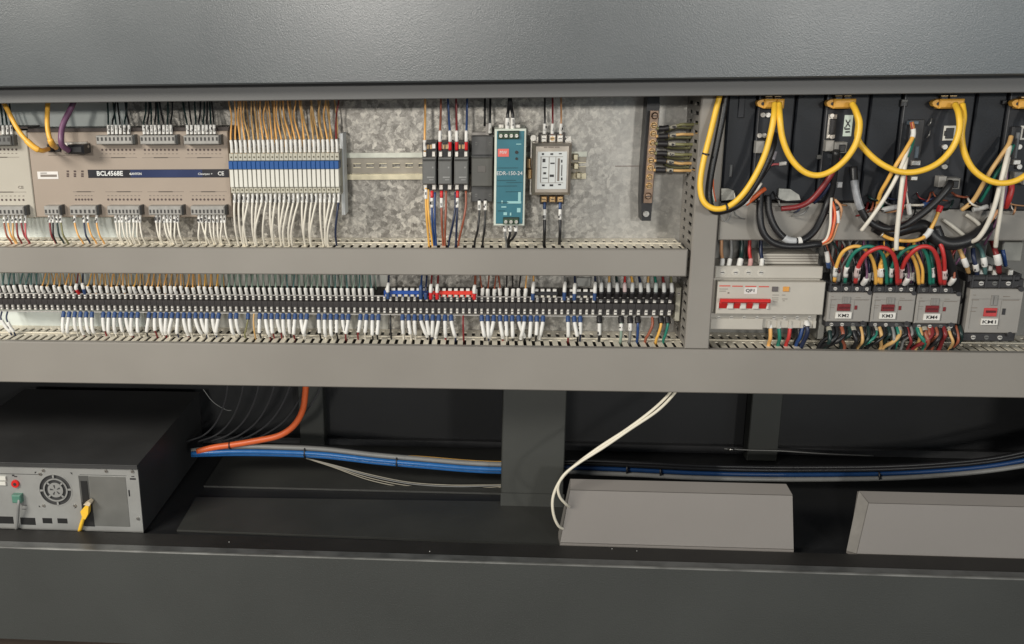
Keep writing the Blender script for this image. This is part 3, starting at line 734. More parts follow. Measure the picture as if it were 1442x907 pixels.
# wide black block
YW = 0.022
a = R(663.5, 192, 694, 284, YW)
t = thing("black_module", "wide dark charcoal module standing beside the teal power supply", "circuit module", (a[0], BACKY, a[2]))
z = lambda py: P(678, py, YW).z
b = MB(); b.box(a[0], a[1], YW + 0.01, 0.079, z(286), z(192.5), ch=0.001); b.build("base", DKGREY, t)
b = MB(); b.box(a[0] + 0.0005, a[1] - 0.0005, YW, YW + 0.0099, z(262.8), z(222.6), ch=0.0012); b.build("front", mat("module_front", (0.088, 0.087, 0.08), 0.45, var=0.08, scale=50), t)
b = MB(); q = R(672.5, 233.5, 684, 242.5, YW); b.rbox(q, YW - 0.0006, YW + 0.0004, 0, 0.0003); b.build("button", mat("module_button", (0.115, 0.107, 0.10), 0.5), t)
b = MB(); b.box(a[0] + 0.0005, a[1] - 0.0005, YW + 0.0075, YW + 0.0099, z(220), z(218.6)); b.build("groove", BLACK, t)
b = MB()
for x in (670.5, 690):
    for py in (202.5, 275): screw(b, P(x, py, YW + 0.0094), 0.0022)
b.build("screw", [MIDGREY, BLACK], t)
b = MB(); q = R(664, 186.5, 686, 191.5, YW + 0.03); b.rbox(q, YW + 0.03, YW + 0.045); q = R(684, 174, 688.5, 191, YW + 0.03); b.rbox(q, YW + 0.028, YW + 0.044); b.build("rail_clip", mat("clip_grey", (0.30, 0.28, 0.26), 0.45, 0.3), t)
G3 = "black wires at the wide charcoal module"
upw("black wire dropping behind the wide charcoal module's corner", 690, 190, 'black', G3, Y=YW + 0.02, boot=None)
upw("black wire rising behind the middle of the wide charcoal module", 682.5, 178, 'black', G3, Y=YW + 0.03, boot=None, sl=False)
dnw("black wire under the charcoal module, further from the teal supply", 675, 282, 'black', G3, Y=YW, boot=None, dx=-0.006)
dnw("black wire under the charcoal module, nearer the teal supply", 683.5, 282, 'black', G3, Y=YW, boot=None, dx=-0.003)
# ------------------------------------------------------------------ teal power supply
YE = 0.0
a = R(696, 181.5, 740, 318, YE)
z = lambda py: P(718, py, YE).z
xx = lambda px: P(px, 250, YE).x
TEAL = mat("teal_face", c(46, 108, 122), 0.45, var=0.08, scale=40)
EDGEW = mat("case_white", (0.62, 0.66, 0.58), 0.4, var=0.05)
t = thing("power_supply", "tall teal faced power supply with white edges and green terminals", "power supply", (a[0], BACKY, a[2]))
b = MB(); b.rbox(a, YE, 0.075, 0, 0.0008); b.build("case", EDGEW, t)
b = MB(); b.box(xx(699), xx(737), YE - 0.0012, YE + 0.001, z(315), z(184.5), ch=0.0004); b.build("face_plate", TEAL, t)
YE1 = YE - 0.0016
GREENT = mat("terminal_green", c(74, 96, 74), 0.5, var=0.15, scale=90)
def green_block(px0, px1, py0, py1, n, name):
    q = R(px0, py0, px1, py1, YE); b = MB(); b.rbox(q, YE - 0.004, YE + 0.01, 0, 0.0008)
    o = b.build(name, mat("block_dark_green", c(40, 56, 46), 0.5, var=0.1), t)
    w_ = (q[1] - q[0]) / n
    for i in range(n):
        b = MB(); xc = q[0] + (i + 0.5) * w_; zc = (q[2] + q[3]) / 2 - 0.001
        b.box(xc - w_ * 0.4, xc + w_ * 0.4, YE - 0.0052, YE - 0.0038, zc - 0.0036, zc + 0.0036, ch=0.0008)
        screw(b, Vector((xc, YE - 0.0060, zc)), 0.0022, 1, slot=2)
        b.build("terminal", [GREENT, TIN, BLACK], o)
green_block(701.5, 731, 184, 195.5, 4, "output_block")
green_block(708.5, 730.5, 305.5, 315.5, 3, "input_block")
q = R(701, 209.5, 716.5, 220.5, YE); b = MB(); b.rbox(q, YE1 - 0.0002, YE1 + 0.0008); b.build("logo_patch", mat("logo_red", c(224, 104, 94), 0.5, var=0.06), t)
text("MW", P(708.7, 215, YE1 - 0.0006), 0.0046, PALEINK, t, wide=0.0095)
b = MB()
for py, r_ in ((214.5, 0.0022), (223.5, 0.0018)): q = P(727.5, py, YE1); b.cyl((q.x, YE1 - 0.0005, q.z), (q.x, YE1 + 0.001, q.z), r_, 12)
b.build("indicator", BLACK, t)
TEALINK = mat("teal_print", c(150, 196, 196), 0.5, var=0.05)
text("EDR-150-24", P(717.5, 244.3, YE1 - 0.0003), 0.0052, PALEINK, t, wide=0.034, bold=0.0)
prints(t, YE1, [(700, 729, 236.5, 0.8), (700, 726, 254, 0.9), (700, 728, 262, 0.8), (713, 735, 257, 0.6), (712, 734, 270, 0.8), (700, 716, 285.5, 1.0), (701, 711, 297, 1.2)], mat("teal_dark_print", c(28, 78, 88), 0.5))
prints(t, YE1, [(714, 734, 285, 3.2), (729.6, 733.4, 277, 13), (728, 733, 296, 6), (709, 714, 301, 4), (718, 720, 301.5, 4), (706, 708, 284.5, 4)], TEALINK)
prints(t, YE1, [(727, 734, 203, 1.2), (706, 713, 291.5, 1.8)], TEALINK)
b = MB()
for x in (706, 729): q = R(x - 4, 174.5, x + 4, 180.8, 0.02); b.rbox(q, 0.02, 0.03, 0, 0.001)
b.build("spare_clamp", TIN, t)
GE = "black wires at the teal power supply"
for px, lab, dx in ((714.5, "black wire above the teal supply, crossing to the right behind its twin", 0.003), (721.8, "black wire above the teal supply, crossing in front of its twin", -0.004)):
    p = P(px, 182, 0.004)
    wire(lab, [(p.x, 0.006, p.z - 0.002), (p.x, 0.004, p.z + 0.018), (p.x + dx * 0.6, 0.012, p.z + 0.032), (p.x + dx, 0.02, p.z + 0.075)], 0.0021, 'black', GE, caps=[("marker_sleeve", 0.001, 0.017, 0.0030, SLEEVE)])
for px, lab, dx in ((711.5, "grey wire below the teal supply, first of three", 0.0025), (718.5, "black wire below the teal supply, middle of three", -0.003), (726.5, "black wire below the teal supply, last of three", -0.0085)):
    p = P(px, 316, 0.0)
    wire(lab, [(p.x, 0.006, p.z + 0.002), (p.x, 0.003, p.z - 0.012), (p.x + dx * 0.5, 0.006, p.z - 0.021), (p.x + dx, 0.016, p.z - 0.029), (p.x + dx, 0.026, p.z - 0.05)], 0.0017, 'black' if px > 715 else 'grey', GE, caps=[("marker_sleeve", 0.0, 0.0125, 0.0026, SLEEVE)])
# ------------------------------------------------------------------ mains filter
YF = 0.02
a = R(750, 202, 804.5, 275, YF)
z = lambda py: P(777, py, YF).z
xx = lambda px: P(px, 238, YF).x
t = thing("mains_filter", "brownish metal mains filter can with a white printed label", "filter", (a[0], BACKY, a[2]))
b = MB(); b.rbox(a, YF, 0.07, 0, 0.004); b.build("can", CHROME, t)
b = MB(); b.box(a[0] - 0.0015, a[1] + 0.0015, 0.058, 0.066, a[2] - 0.004, a[3] + 0.006); b.build("mounting_flange", TIN, t)
b = MB(); q = R(756.5, 213.5, 798, 266.5, YF); b.rbox(q, YF - 0.0006, YF + 0.0006, 0, 0.0003); b.build("label", mat("label_pale", (0.60, 0.62, 0.61), 0.45, var=0.03), t)
prints(t, YF - 0.0006, [(761, 793, 220.8, 0.6), (761, 793, 257.5, 0.6), (785, 788, 239, 32), (761, 762, 239, 36), (772.5, 773.3, 239, 36), (782, 782.6, 239, 36)], GREYINK)
prints(t, YF - 0.0006, [(763, 766, 217, 2.6), (775, 779, 217, 2.4), (787, 791, 216.5, 1.6), (763, 767, 261, 2.6), (774, 779, 261, 2.8), (786, 790, 260, 1.8), (775, 781, 230, 2), (774, 780, 247.5, 3.4), (764, 770, 236, 1.4), (765, 769, 244, 3), (764, 771, 251, 1.4), (764, 768, 226, 5), (790, 792, 227, 4), (790.4, 791.6, 240, 16), (790, 792, 252, 4)], INK)
prints(t, YF, [(766, 771, 207.5, 1.8), (772, 780, 207.5, 1.8), (781, 788, 207.5, 1.8)], GREYINK)
for py0, py1, nm in ((190, 200.5, 0), (276.5, 285, 1)):
    for k, px in enumerate((766, 778, 789)):
        b = MB(); q = R(px - 4.3, py0, px + 4.3, py1, YF + 0.012); b.rbox(q, YF + 0.012, YF + 0.028, 0, 0.001)
        o = b.build("terminal", BRASS if nm else TIN, t)
        b = MB(); screw(b, P(px, (py0 + py1) / 2, YF + 0.011), 0.0030, 0, 0.002, 1); b.build("screw", [BRASS if (k == 1 or nm) else TIN, BLACK], o)
b = MB(); q = R(759, 188, 796, 202, YF + 0.02); b.rbox(q, YF + 0.022, YF + 0.04); q = R(761, 275, 795, 288, YF + 0.02); b.rbox(q, YF + 0.022, YF + 0.04); b.build("terminal_base", mat("base_dark", (0.07, 0.06, 0.055), 0.5), t)
for px, py in ((751, 194), (800, 198)):
    b = MB(); q = P(px, py, 0.055); b.cyl((q.x, 0.05, q.z), (q.x, 0.059, q.z), 0.0042, 12); b.build("mounting_screw", TIN, t)
b = MB()
for px, py in ((744.5, 232), (745.5, 247)): q = R(px - 3, py - 9, px + 3, py + 5, 0.05); b.rbox(q, 0.05, 0.066, 0, 0.001)
b.build("rail_clip", BRASS, t)
b = MB()
for px, py in ((811, 221), (811.5, 234), (815, 247)): q = R(px - 3.5, py - 4, px + 3.5, py + 4.5, 0.06); b.rbox(q, 0.06, 0.072, 0, 0.001)
b.build("rail_clip", ZINC, t)
GF = "wires at the mains filter"
for px, cn, lab in ((767, 'black', "black wire reaching the mains filter's top terminal nearest the teal supply"), (778, 'brown', "dark brown wire reaching the mains filter's middle top terminal"), (790, 'tan', "thin tan wire reaching the mains filter's top terminal away from the supply")):
    upw(lab, px, 191, 'darkred' if cn == 'brown' else cn, GF, Y=YF + 0.008, boot=None, r=0.0013, dx=0.0)
for px, lab in ((767.5, "black wire with blue boot below the mains filter, nearer the teal supply"), (789.5, "black wire with blue boot below the mains filter, away from the supply")):
    dnw(lab, px, 286, 'black', GF, Y=YF + 0.008, boot=BOOTBLUE, dx=0.001, r=0.0022, sl_len=0.014)
# ------------------------------------------------------------------ earth bar
YG = 0.055
t = thing("earth_bar", "upright copper earth bar with a line of round screws on a black holder", "earth bar", P(912, 306, BACKY))
top, bot = P(919.5, 137, YG), P(910.5, 309, YG)
b = MB()
def slant(pts_px, Y0, Y1): return b.prism([(P(x, y, Y0).x, P(x, y, Y0).z) for x, y in pts_px], Y0, Y1)
slant([(903.5, 311), (916.5, 311), (919, 280), (922, 240), (929, 150), (929, 120), (914, 120), (911, 150), (904.5, 240), (903, 280)], YG + 0.008, 0.093); b.build("holder", BLACK, t)
b = MB(); slant([(906.5, 286), (918, 286), (927.5, 156), (916, 156)], YG, YG + 0.006); b.build("copper_bar", COPPER, t)
for k in range(10):
    f = (0, .115, .215, .325, .425, .535, .625, .735, .84, .965)[k]
    px = 921.8 + (912.2 - 921.8) * f; py = 163 + (280 - 163) * f
    q = P(px, py, YG); b = MB()
    r_ = 0.0052 if k in (0, 9) else 0.0040
    b.cyl((q.x, YG - 0.001, q.z), (q.x, YG + 0.001, q.z), r_ * 1.15, 14); b.cyl((q.x, YG - 0.0038, q.z), (q.x, YG - 0.001, q.z), r_ * 0.6, 14, 0, r_ * 0.95)
    b.box(q.x - r_ * 0.6, q.x + r_ * 0.6, YG - 0.0041, YG - 0.0037, q.z - 0.0006, q.z + 0.0006, 1)
    b.build("screw", [COPPER if k in (0, 9) else BRASS, INK], t)
b = MB(); q = P(909.5, 301, YG + 0.007); b.cyl((q.x, q.y - 0.003, q.z), (q.x, q.y + 0.002, q.z), 0.0042, 12); b.build("mounting_screw", STEEL, t)
for k, (py, d) in enumerate(((181, -6), (192, -3), (202.5, 1), (216, 2), (226.5, 4), (239.5, 1))):
    px = 927.5 - (py - 181) * 0.075
    pts = [P(px - 3, py, YG - 0.001), P(px + 8, py, YG - 0.003), P(px + 20, py + d * 0.4, YG - 0.005), P(px + 34, py + d, YG - 0.01), P(968, py + d * 0.9, YG - 0.01), P(985, py + d, YG - 0.008)]
    wire(f"yellow-green earth wire with black boot, {nth(k + 1)} from the top of the copper bar", pts, 0.0021, 'olive' if k in (0, 2, 3) else 'ochre', "earth wires off the copper bar", caps=[("insulated_boot", 0.003, 0.0165, 0.0040, BOOTBLACK), ("marker_sleeve", 0.0175, 0.027, 0.0027, mat("sleeve_clear", (0.36, 0.34, 0.28), 0.35, var=0.2, scale=200))])
    if k < 5:
        pts = [P(px + 10, py + 4, YG + 0.02), P(px + 24, py + 5 + d, YG + 0.012), P(968, py + 5 + d, YG + 0.006), P(985, py + 5 + d, YG + 0.006)]
        swire(pts, 0.0019, 'olive')
# ------------------------------------------------------------------ terminal row
YT = 0.036
def zq(py, px=480, Y=YT): return P(px, py, Y).z
# row line at px 480
xs, xe = P(-12, 430, YT).x, P(840, 436, YT).x
NT = 102
pt = (xe - xs) / NT
XT = []
ZM = lambda py: P(480, py, YT).z
TLAB = "narrow dark terminal block, {} of its row counted from the wide blocks"
def term(loc, w_, wide):
    X = loc.x
    t = thing("terminal_block", TLAB.format("first"), "terminal block", loc, "wide terminal blocks" if wide else "narrow terminal blocks")
    g_ = 0.0002
    poly = [(YT + 0.008, ZM(417)), (YT + 0.008, ZM(424.5)), (YT, ZM(425)), (YT, ZM(432.5)), (YT + 0.007, ZM(433)), (YT + 0.007, ZM(441.5)), (0.078, ZM(447)), (0.078, ZM(413))]
    b = MB(); b.xprism(poly, X + g_, X + w_ - g_); b.build("body", TERM, t)
    for pa, pb in ((418.2, 424.2), (433.6, 441.0)):
        b = MB(); b.box(X + w_ * 0.31, X + w_ * 0.69, YT + 0.0030, YT + 0.0085, ZM(pb), ZM(pa), ch=0.0007)
        b.box(X + w_ * 0.34, X + w_ * 0.66, YT + 0.0026, YT + 0.0031, ZM((pa + pb) / 2 + 0.5), ZM((pa + pb) / 2 - 0.5), 1)
        b.build("clamp_screw", [mat("clamp_metal", (0.72, 0.69, 0.64), 0.42, 0.05, var=0.2, scale=120), INK], t)
    return t
t0 = term(Vector((xs, BACKY, ZM(447))), pt, False)
cells = []
for i in range(NT):
    loc = Vector((xs + i * pt, BACKY, ZM(447)))
    n = NT - i
    lab = TLAB.format(nth(n))
    if i == 0: t0["label"] = lab
    else: copy_tree(t0, loc, lab)
    cells.append(loc.x + pt / 2)
xw0, xw1 = P(840.5, 436, YT).x, P(949, 438, YT).x
NW = 10
pw = (xw1 - xw0) / NW
t1 = term(Vector((xw0, BACKY, ZM(447))), pw, True)
wcells = []
for i in range(NW):
    lab = f"wide dark terminal block, {nth(NW - i)} counted from the pale end stop"
    if i == 0: t1["label"] = lab
    else: copy_tree(t1, Vector((xw0 + i * pw, BACKY, ZM(447))), lab)
    wcells.append(xw0 + (i + 0.5) * pw)
q = R(951, 405, 958, 452, YT + 0.01)
t = thing("end_bracket", "beige end stop closing the row of wide terminal blocks", "end stop", (q[0], BACKY, q[2]))
b = MB(); b.box(q[0], q[1], YT + 0.008, 0.079, q[2], q[3], ch=0.001); b.build("plate", RELB, t)
b = MB(); screw(b, Vector(((q[0] + q[1]) / 2, YT + 0.0065, q[3] - 0.008)), 0.0024); b.build("screw", [TIN, BLACK], t)
STRP = mat("comb_strip", (0.44, 0.42, 0.40), 0.4, var=0.1, scale=60)
for py, lab in ((417.2, "thin pale strip along the upper edge of the dark terminal row"), (443.2, "thin pale strip along the lower edge of the dark terminal row")):
    b = MB(); b.box(P(-40, 430, YT).x, P(945, 430, YT).x, YT + 0.0028, YT + 0.0048, ZM(py + 0.55), ZM(py - 0.55)); b.build("marker_strip", STRP, None, None, lab, "strip", "strips along the terminal row")
def cell(px, py=436):
    x = P(px, py, YT).x
    return min(cells + wcells, key=lambda q_: abs(q_ - x))
def cname(x):
    if x in cells: return f"{nth(NT - cells.index(x))} narrow block"
    return f"{nth(NW - wcells.index(x))} wide block"
# jumper combs
def comb(px0, px1, m, name, label, py0=407, py1=417):
    x0, x1 = P(px0, 420, YT).x, P(px1, 420, YT).x
    t = thing("jumper_comb", label, "jumper comb", (x0, YT + 0.01, ZM(420)), "jumper combs plugged into the terminal row")
    b = MB(); b.box(x0, x1, YT - 0.003, YT + 0.004, ZM(413.5), ZM(408.5), ch=0.0006); b.build("comb_bar", m, t)
    n = max(2, round((x1 - x0) / pt))
    st = (x1 - x0) / n
    for i in range(n):
        xc = x0 + (i + 0.5) * st
        b = MB(); b.box(xc - st * 0.30, xc + st * 0.30, YT - 0.002, YT + 0.003, ZM(408.4), ZM(405.2), ch=0.0005); b.build("tab", SLEEVE, t)
        b = MB(); b.box(xc - st * 0.27, xc + st * 0.27, YT - 0.0026, YT + 0.004, ZM(416.6), ZM(413.6), ch=0.0005); b.build("tooth", mat("tooth_pale", (0.6, 0.57, 0.5), 0.45), t)
        b = MB(); b.box(x0 + i * st + 0.0003, x0 + i * st + st * 0.2, YT - 0.0022, YT + 0.0036, ZM(417), ZM(413.6)); b.build("divider", m, t)
COMBS = [(541, 603), (604.5, 671.5), (751, 785), (800, 838.5)]
comb(541, 603, mat("comb_blue", c(28, 72, 150), 0.45, var=0.1), "b", "blue jumper comb bridging terminals beside the red comb")
comb(604.5, 671.5, mat("comb_red", c(214, 56, 40), 0.45, var=0.1), "r", "bright red jumper comb bridging terminals in the lower row")
comb(751, 785, BLACK, "k", "black jumper comb bridging terminals further from the wide blocks")
comb(800, 838.5, BLACK, "k", "black jumper comb bridging terminals next to the wide blocks")
# wires above the row
zt0 = ZM(418)
def rowtop(x, cn, boot=None, sl=(0.004, 0.0155), r=0.00115, dx=None, extra=""):
    dx = random.uniform(-0.005, 0.004) if dx is None else dx
    pts = [(x, YT + 0.005, zt0), (x + random.uniform(-.0012, .0012), YT - 0.001 + random.uniform(-.002, .002), zt0 + 0.011 + random.uniform(-.001, .002)), (x + dx * 0.2, YT + 0.002, zt0 + 0.018), (x + dx, YT + 0.016, Z1B - 0.002), (x + dx * 1.3, YT + 0.026, Z1B + 0.018)]
    caps = [("insulated_boot", 0.001, 0.0115, 0.0026, boot)] if boot else []
    if sl: caps.append(("marker_sleeve", sl[0], sl[1], 0.0028, SLEEVE))
    wire(f"{NM.get(cn, cn)} wire{extra} rising above the {cname(x)}", pts, r, cn, "wires above the terminal row", caps=caps)
for x in cells:
    p_ = x
    px = (-12 + (x - pt / 2 - xs) / (xe - xs) * 852) + 4
    inc = any(a_ - 2 < px < b_ + 2 for a_, b_ in COMBS)
    if px < -15: continue
    if inc: continue
    if px < 62: cn = 'teal'
    elif px < 111: cn = random.choice(['orange', 'orange', 'ochre'])
    elif px < 130:
        rowtop(x, 'darkred' if px < 121 else 'navy', BOOTRED if px < 121 else BOOTBLUE, (0.0118, 0.020), extra=" with " + ("red" if px < 121 else "blue") + " boot"); continue
    elif px < 326: cn = random.choice(['orange', 'yellow', 'orange', 'ochre'])
    elif px < 545: cn = random.choice(['sage', 'sage', 'teal'])
    elif px < 672: continue
    elif px < 712: cn = 'brown'
    elif px < 738: cn = 'black'
    elif px < 749: cn = 'orange'
    else: continue
    if 326 < px < 545:
        dx = random.uniform(-0.005, 0.004)
        swire([(x, YT + 0.005, zt0), (x, YT - 0.001, zt0 + 0.011), (x + dx * 0.2, YT + 0.002, zt0 + 0.018), (x + dx, YT + 0.016, Z1B - 0.002), (x + dx * 1.3, YT + 0.026, Z1B + 0.018)], 0.00115, cn, (0.002, 0.0145, 0.0028))
        for _ in (0, 1):
            pts = [(x + 0.003, YT + 0.03, zt0 + 0.004), (x + 0.002, YT + 0.028, zt0 + 0.02), (x + random.uniform(-.004, .004), YT + 0.03, Z1B + 0.015)]
            swire(pts, 0.0011, 'sage')
    else:
        rowtop(x, cn)
        if px < 326:
            pts = [(x + 0.003, YT + 0.03, zt0 + 0.004), (x + 0.003, YT + 0.028, zt0 + 0.02), (x + random.uniform(-.004, .004), YT + 0.03, Z1B + 0.015)]
            swire(pts, 0.0011, 'ochre' if px > 62 else 'sage')
for px, cn, boot, bl, sl in ((547, 'navy', BOOTBLUE, 0.010, (0.0105, 0.024)), (593, 'blue', BOOTBLUE, 0.02, None), (600, 'navy', BOOTBLUE, 0.01, None), (607, 'darkred', BOOTRED, 0.010, (0.0105, 0.022)), (616, 'darkred', BOOTRED, 0.010, (0.0105, 0.022)), (668, 'brown', BOOTRED, 0.009, (0.0095, 0.021)), (750, 'orange', BOOTBLUE, 0.010, (0.0105, 0.027)), (794, 'grey', BOOTBLUE, 0.012, (0.0122, 0.0275)), (808, 'navy', BOOTBLUE, 0.010, (0.0102, 0.025)), (836.5, 'navy', BOOTBLUE, 0.011, (0.0112, 0.027))):
    x = P(px, 420, YT).x
    pts = [(x, YT - 0.006, zt0 - 0.001), (x, YT - 0.007, zt0 + 0.014), (x + 0.0006, YT - 0.001, zt0 + 0.022), (x + 0.001, YT + 0.012, Z1B - 0.001), (x + 0.001, YT + 0.02, Z1B + 0.02)]
    wb = " long" if bl > 0.015 else ""
    bn = "blue" if boot is BOOTBLUE else "red"
    wire(f"{NM.get(cn, cn)} wire with{wb} {bn} boot standing at the {cname(cell(px))}", pts, 0.0014, cn, "booted wires above the terminal row", caps=[("insulated_boot", 0.0, bl, 0.0026, boot)] + ([("marker_sleeve", sl[0], sl[1], 0.0026, SLEEVE)] if sl else []))
for k, (x, cn) in enumerate(zip(wcells, ['grey', 'ochre', 'darkgreen', 'red', 'yellow', 'navy', 'ochre', 'green', 'darkred', 'olive'])):
    pts = [(x, YT + 0.002, zt0), (x + random.uniform(-.001, .0005), YT - 0.004, zt0 + 0.012), (x - 0.001, YT - 0.002, zt0 + 0.024), (x - 0.001 + random.uniform(-.002, .003), YT + 0.014, Z1B), (x, YT + 0.024, Z1B + 0.02)]
    wire(f"{NM.get(cn, cn)} wire with black boot above the {nth(NW - k)} wide block", pts, 0.0018, cn, "wires above the wide terminal blocks", caps=[("insulated_boot", 0.001, 0.0130, 0.0042, BOOTBLACK), ("marker_sleeve", 0.0132, 0.0255, 0.0028, mat("sleeve_tint_" + cn, tuple(0.55 * 0.8 + 0.22 * v for v in lin({'red': (206, 52, 48), 'green': (22, 122, 96)}.get(cn, (200, 200, 190)))), 0.5))])
q = R(811, 390, 831, 402, YT + 0.03)
t = thing("label_holder", "pale grey blank tag standing behind the black comb by the wide blocks", "tag", (q[0], YT + 0.03, q[2]))
b = MB(); b.rbox(q, YT + 0.024, YT + 0.027, 0, 0.0006); b.build("tag_plate", mat("tag_grey", (0.33, 0.33, 0.31), 0.5), t)
# wires below the row
zb0 = ZM(443.5)
BELOW = [91, 96.5, 106, 114, 121, 128, 144, 152, 160.5, 168.6, 176.7, 186.6, 193, 209, 217, 225, 232.6, 240.7, 249.7, 257.8, 266, 274, 284, 292, 299, 306, 321, 330, 364, 373, 381.5, 389.6, 399.6, 407, 413, 422, 432, 450, 457, 466, 472.6, 480, 490, 507, 514, 525, 532, 565, 574, 582, 592, 600, 609, 618, 625, 633, 677, 685.6, 694.6, 703.6, 711, 720, 730.6, 739, 747, 756, 765, 799, 806]
used = set()
for px in BELOW:
    x = cell(px)
    if x in used:
        x = min((q_ for q_ in cells if q_ not in used), key=lambda q_: abs(q_ - x))
    used.add(x)
    dx = random.uniform(-0.006, 0.011) if random.random() < 0.7 else random.uniform(-0.002, 0.002)
    tail = random.choice(['black', 'black', 'darkred', 'white', 'navy', 'white']) if px < 700 else random.choice(['black', 'darkred', 'white'])
    ln = random.uniform(0.017, 0.029)
    y2 = random.uniform(-0.004, 0.004)
    pts = [(x, YT + 0.004, zb0), (x + dx * 0.15, YT - 0.002, zb0 - 0.010), (x + dx * 0.7, YT - 0.004 + y2, zb0 - 0.024), (x + dx, YT + y2, Z2T + 0.004), (x + dx, YT + 0.008, Z2T - 0.012)]
    wire(f"{NM[tail]} wire with blue boot and white sleeve under the {cname(x)}", pts, 0.0014, tail, "blue-booted wires below the terminal row", caps=[("insulated_boot", 0.0, 0.0090, 0.0032, BOOTBLUE), ("marker_sleeve", 0.0092, 0.0092 + ln, 0.0027, SLEEVE)])
for px, cn, boot, sl in ((3, 'navy', None, (0.014, 0.036)), (8, 'navy', None, (0.017, 0.034)), (348, 'olive', BOOTBLUE, None), (357, 'ochre', None, None), (548, 'black', None, None), (649, 'darkred', None, None), (817, 'navy', BOOTBLUE, (0.0095, 0.026)), (844.4, 'black', BOOTBLACK, (0.0105, 0.027)), (875, 'sage', BOOTBLACK, (0.0105, 0.020)), (887.7, 'grey', BOOTBLACK, (0.010, 0.020)), (898.5, 'blue', BOOTBLACK, None), (931, 'yellow', BOOTBLACK, None), (940.5, 'green', BOOTBLACK, None), (919, 'brown', None, None)):
    x = cell(px, 445) if px < 841 else P(px, 448, YT).x
    dx = {3: 0.011, 8: 0.008, 348: -0.006, 931: -0.005, 940.5: -0.004, 919: -0.008}.get(px, 0.0005)
    pts = [(x, YT + 0.004, zb0), (x, YT - 0.002, zb0 - 0.010), (x + dx * 0.6, YT - 0.002, zb0 - 0.024), (x + dx, YT + 0.0, Z2T + 0.004), (x + dx, YT + 0.008, Z2T - 0.012)]
    caps = []
    if boot: caps.append(("insulated_boot", 0.0, 0.0095, 0.0043 if boot is BOOTBLACK else 0.0031, boot))
    if sl: caps.append(("marker_sleeve", sl[0], sl[1], 0.0028, SLEEVE))
    bt = {BOOTBLUE: " with blue boot", BOOTBLACK: " with black boot"}.get(boot, " without boot")
    at = cname(x) if x in cells else cname(min(wcells, key=lambda q_: abs(q_ - x)))
    wire(f"single {NM.get(cn, cn)} wire{bt} hanging under the {at}", pts, 0.0020 if px > 840 else 0.0014, cn, "single wires below the terminal row", caps=caps)
# ------------------------------------------------------------------ main breaker
YQ = 0.006
zq1 = lambda py: P(1084, py, YQ).z
xq = lambda px: P(px, 420, YQ).x
t = thing("circuit_breaker", "wide cream circuit breaker with four red toggles joined by one bar", "circuit breaker", (xq(1009), BACKY, zq1(470)))
z = zq1; x = xq
b = MB(); b.box(x(1006), x(1158), YQ + 0.014, 0.075, z(466), z(378.6), ch=0.001); b.build("base", BRKR, t)
b = MB(); b.box(x(1009.5), x(1161), YQ, YQ + 0.0138, z(443.2), z(397.4), ch=0.0012); b.build("front_block", BRKR, t)
b = MB(); b.box(x(1006.5), x(1158.5), YQ + 0.009, YQ + 0.0138, z(394.5), z(377.2), ch=0.0012); b.build("upper_step", BRKR, t)
b = MB(); b.box(x(1005), x(1081), YQ + 0.009, YQ + 0.0138, z(467.4), z(451.5), ch=0.0012); b.build("lower_step", BRKR, t)
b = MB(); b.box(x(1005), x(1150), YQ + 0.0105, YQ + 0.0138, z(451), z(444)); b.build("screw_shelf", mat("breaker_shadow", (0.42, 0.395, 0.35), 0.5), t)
b = MB(); b.box(x(1071), x(1156), YQ + 0.026, 0.074, z(377), z(363)); b.build("upper_rib", BRKR, t)
b = MB()
for py in (366, 369.6, 373.4): b.box(x(1072), x(1155), YQ + 0.0255, YQ + 0.0263, z(py + 0.5), z(py - 0.5))
b.build("rib_groove", GREYINK, t)
for px in (1017.2, 1036, 1054, 1072):
    b = MB(); p = P(px, 383.8, YQ + 0.0088); b.cyl(p, (p.x, p.y + 0.003, p.z), 0.0056, 16, 0); b.build("screw_well", mat("well_cream", (0.55, 0.52, 0.46), 0.5), t)
    b = MB(); screw(b, P(px, 383.8, YQ + 0.0080), 0.0029, 0, 0.003, 1); b.build("screw", [TIN, INK], t)
b = MB()
for px in (1012, 1030, 1048, 1066, 1090, 1105, 1122.6, 1140): screw(b, P(px, 447.5, YQ + 0.0098), 0.0026, 0, 0.003, 1)
b.build("screw", [TIN, INK], t)
REDL = mat("red_print", c(206, 78, 62), 0.5, var=0.06)
prints(t, YQ, [(1013, 1028.5, 402.6, 1.5), (1031, 1046, 403.0, 1.5), (1049.5, 1065, 403.3, 1.5), (1068.5, 1083, 403.7, 1.5)], REDL, "red_stripe")
b = MB(); q = R(1048, 404.8, 1066, 413.8, YQ); b.rbox(q, YQ - 0.0006, YQ + 0.0005); b.build("sticker", mat("sticker_white2", (0.70, 0.68, 0.65), 0.5), t)
text("QF1", P(1056.8, 409.4, YQ - 0.0010), 0.0042, INK, t, wide=0.0115, bold=0.03)
prints(t, YQ, [(1013, 1025, 407, 0.8), (1013, 1022, 410, 0.8), (1024.5, 1027, 412.5, 2), (1087.5, 1097, 415.5, 0.7), (1087, 1096, 419.5, 0.7), (1087.5, 1096, 422.3, 0.7), (1088.5, 1095, 425, 0.7), (1101, 1106, 415.5, 0.8), (1101, 1109, 421, 0.8), (1102, 1105, 423.6, 0.8)], GREYINK)
REDT = mat("toggle_red", c(208, 46, 44), 0.35, var=0.08, scale=60)
for k, (p0, p1) in enumerate(((1013, 1023.6), (1033.7, 1041.8), (1051.5, 1059.5), (1069.5, 1079))):
    b = MB(); b.xprism([(YQ - 0.001, z(434.5)), (YQ - 0.006, z(426.5)), (YQ - 0.006, z(424.2)), (YQ - 0.001, z(424.2))], x(p0), x(p1)); b.build("toggle", REDT, t)
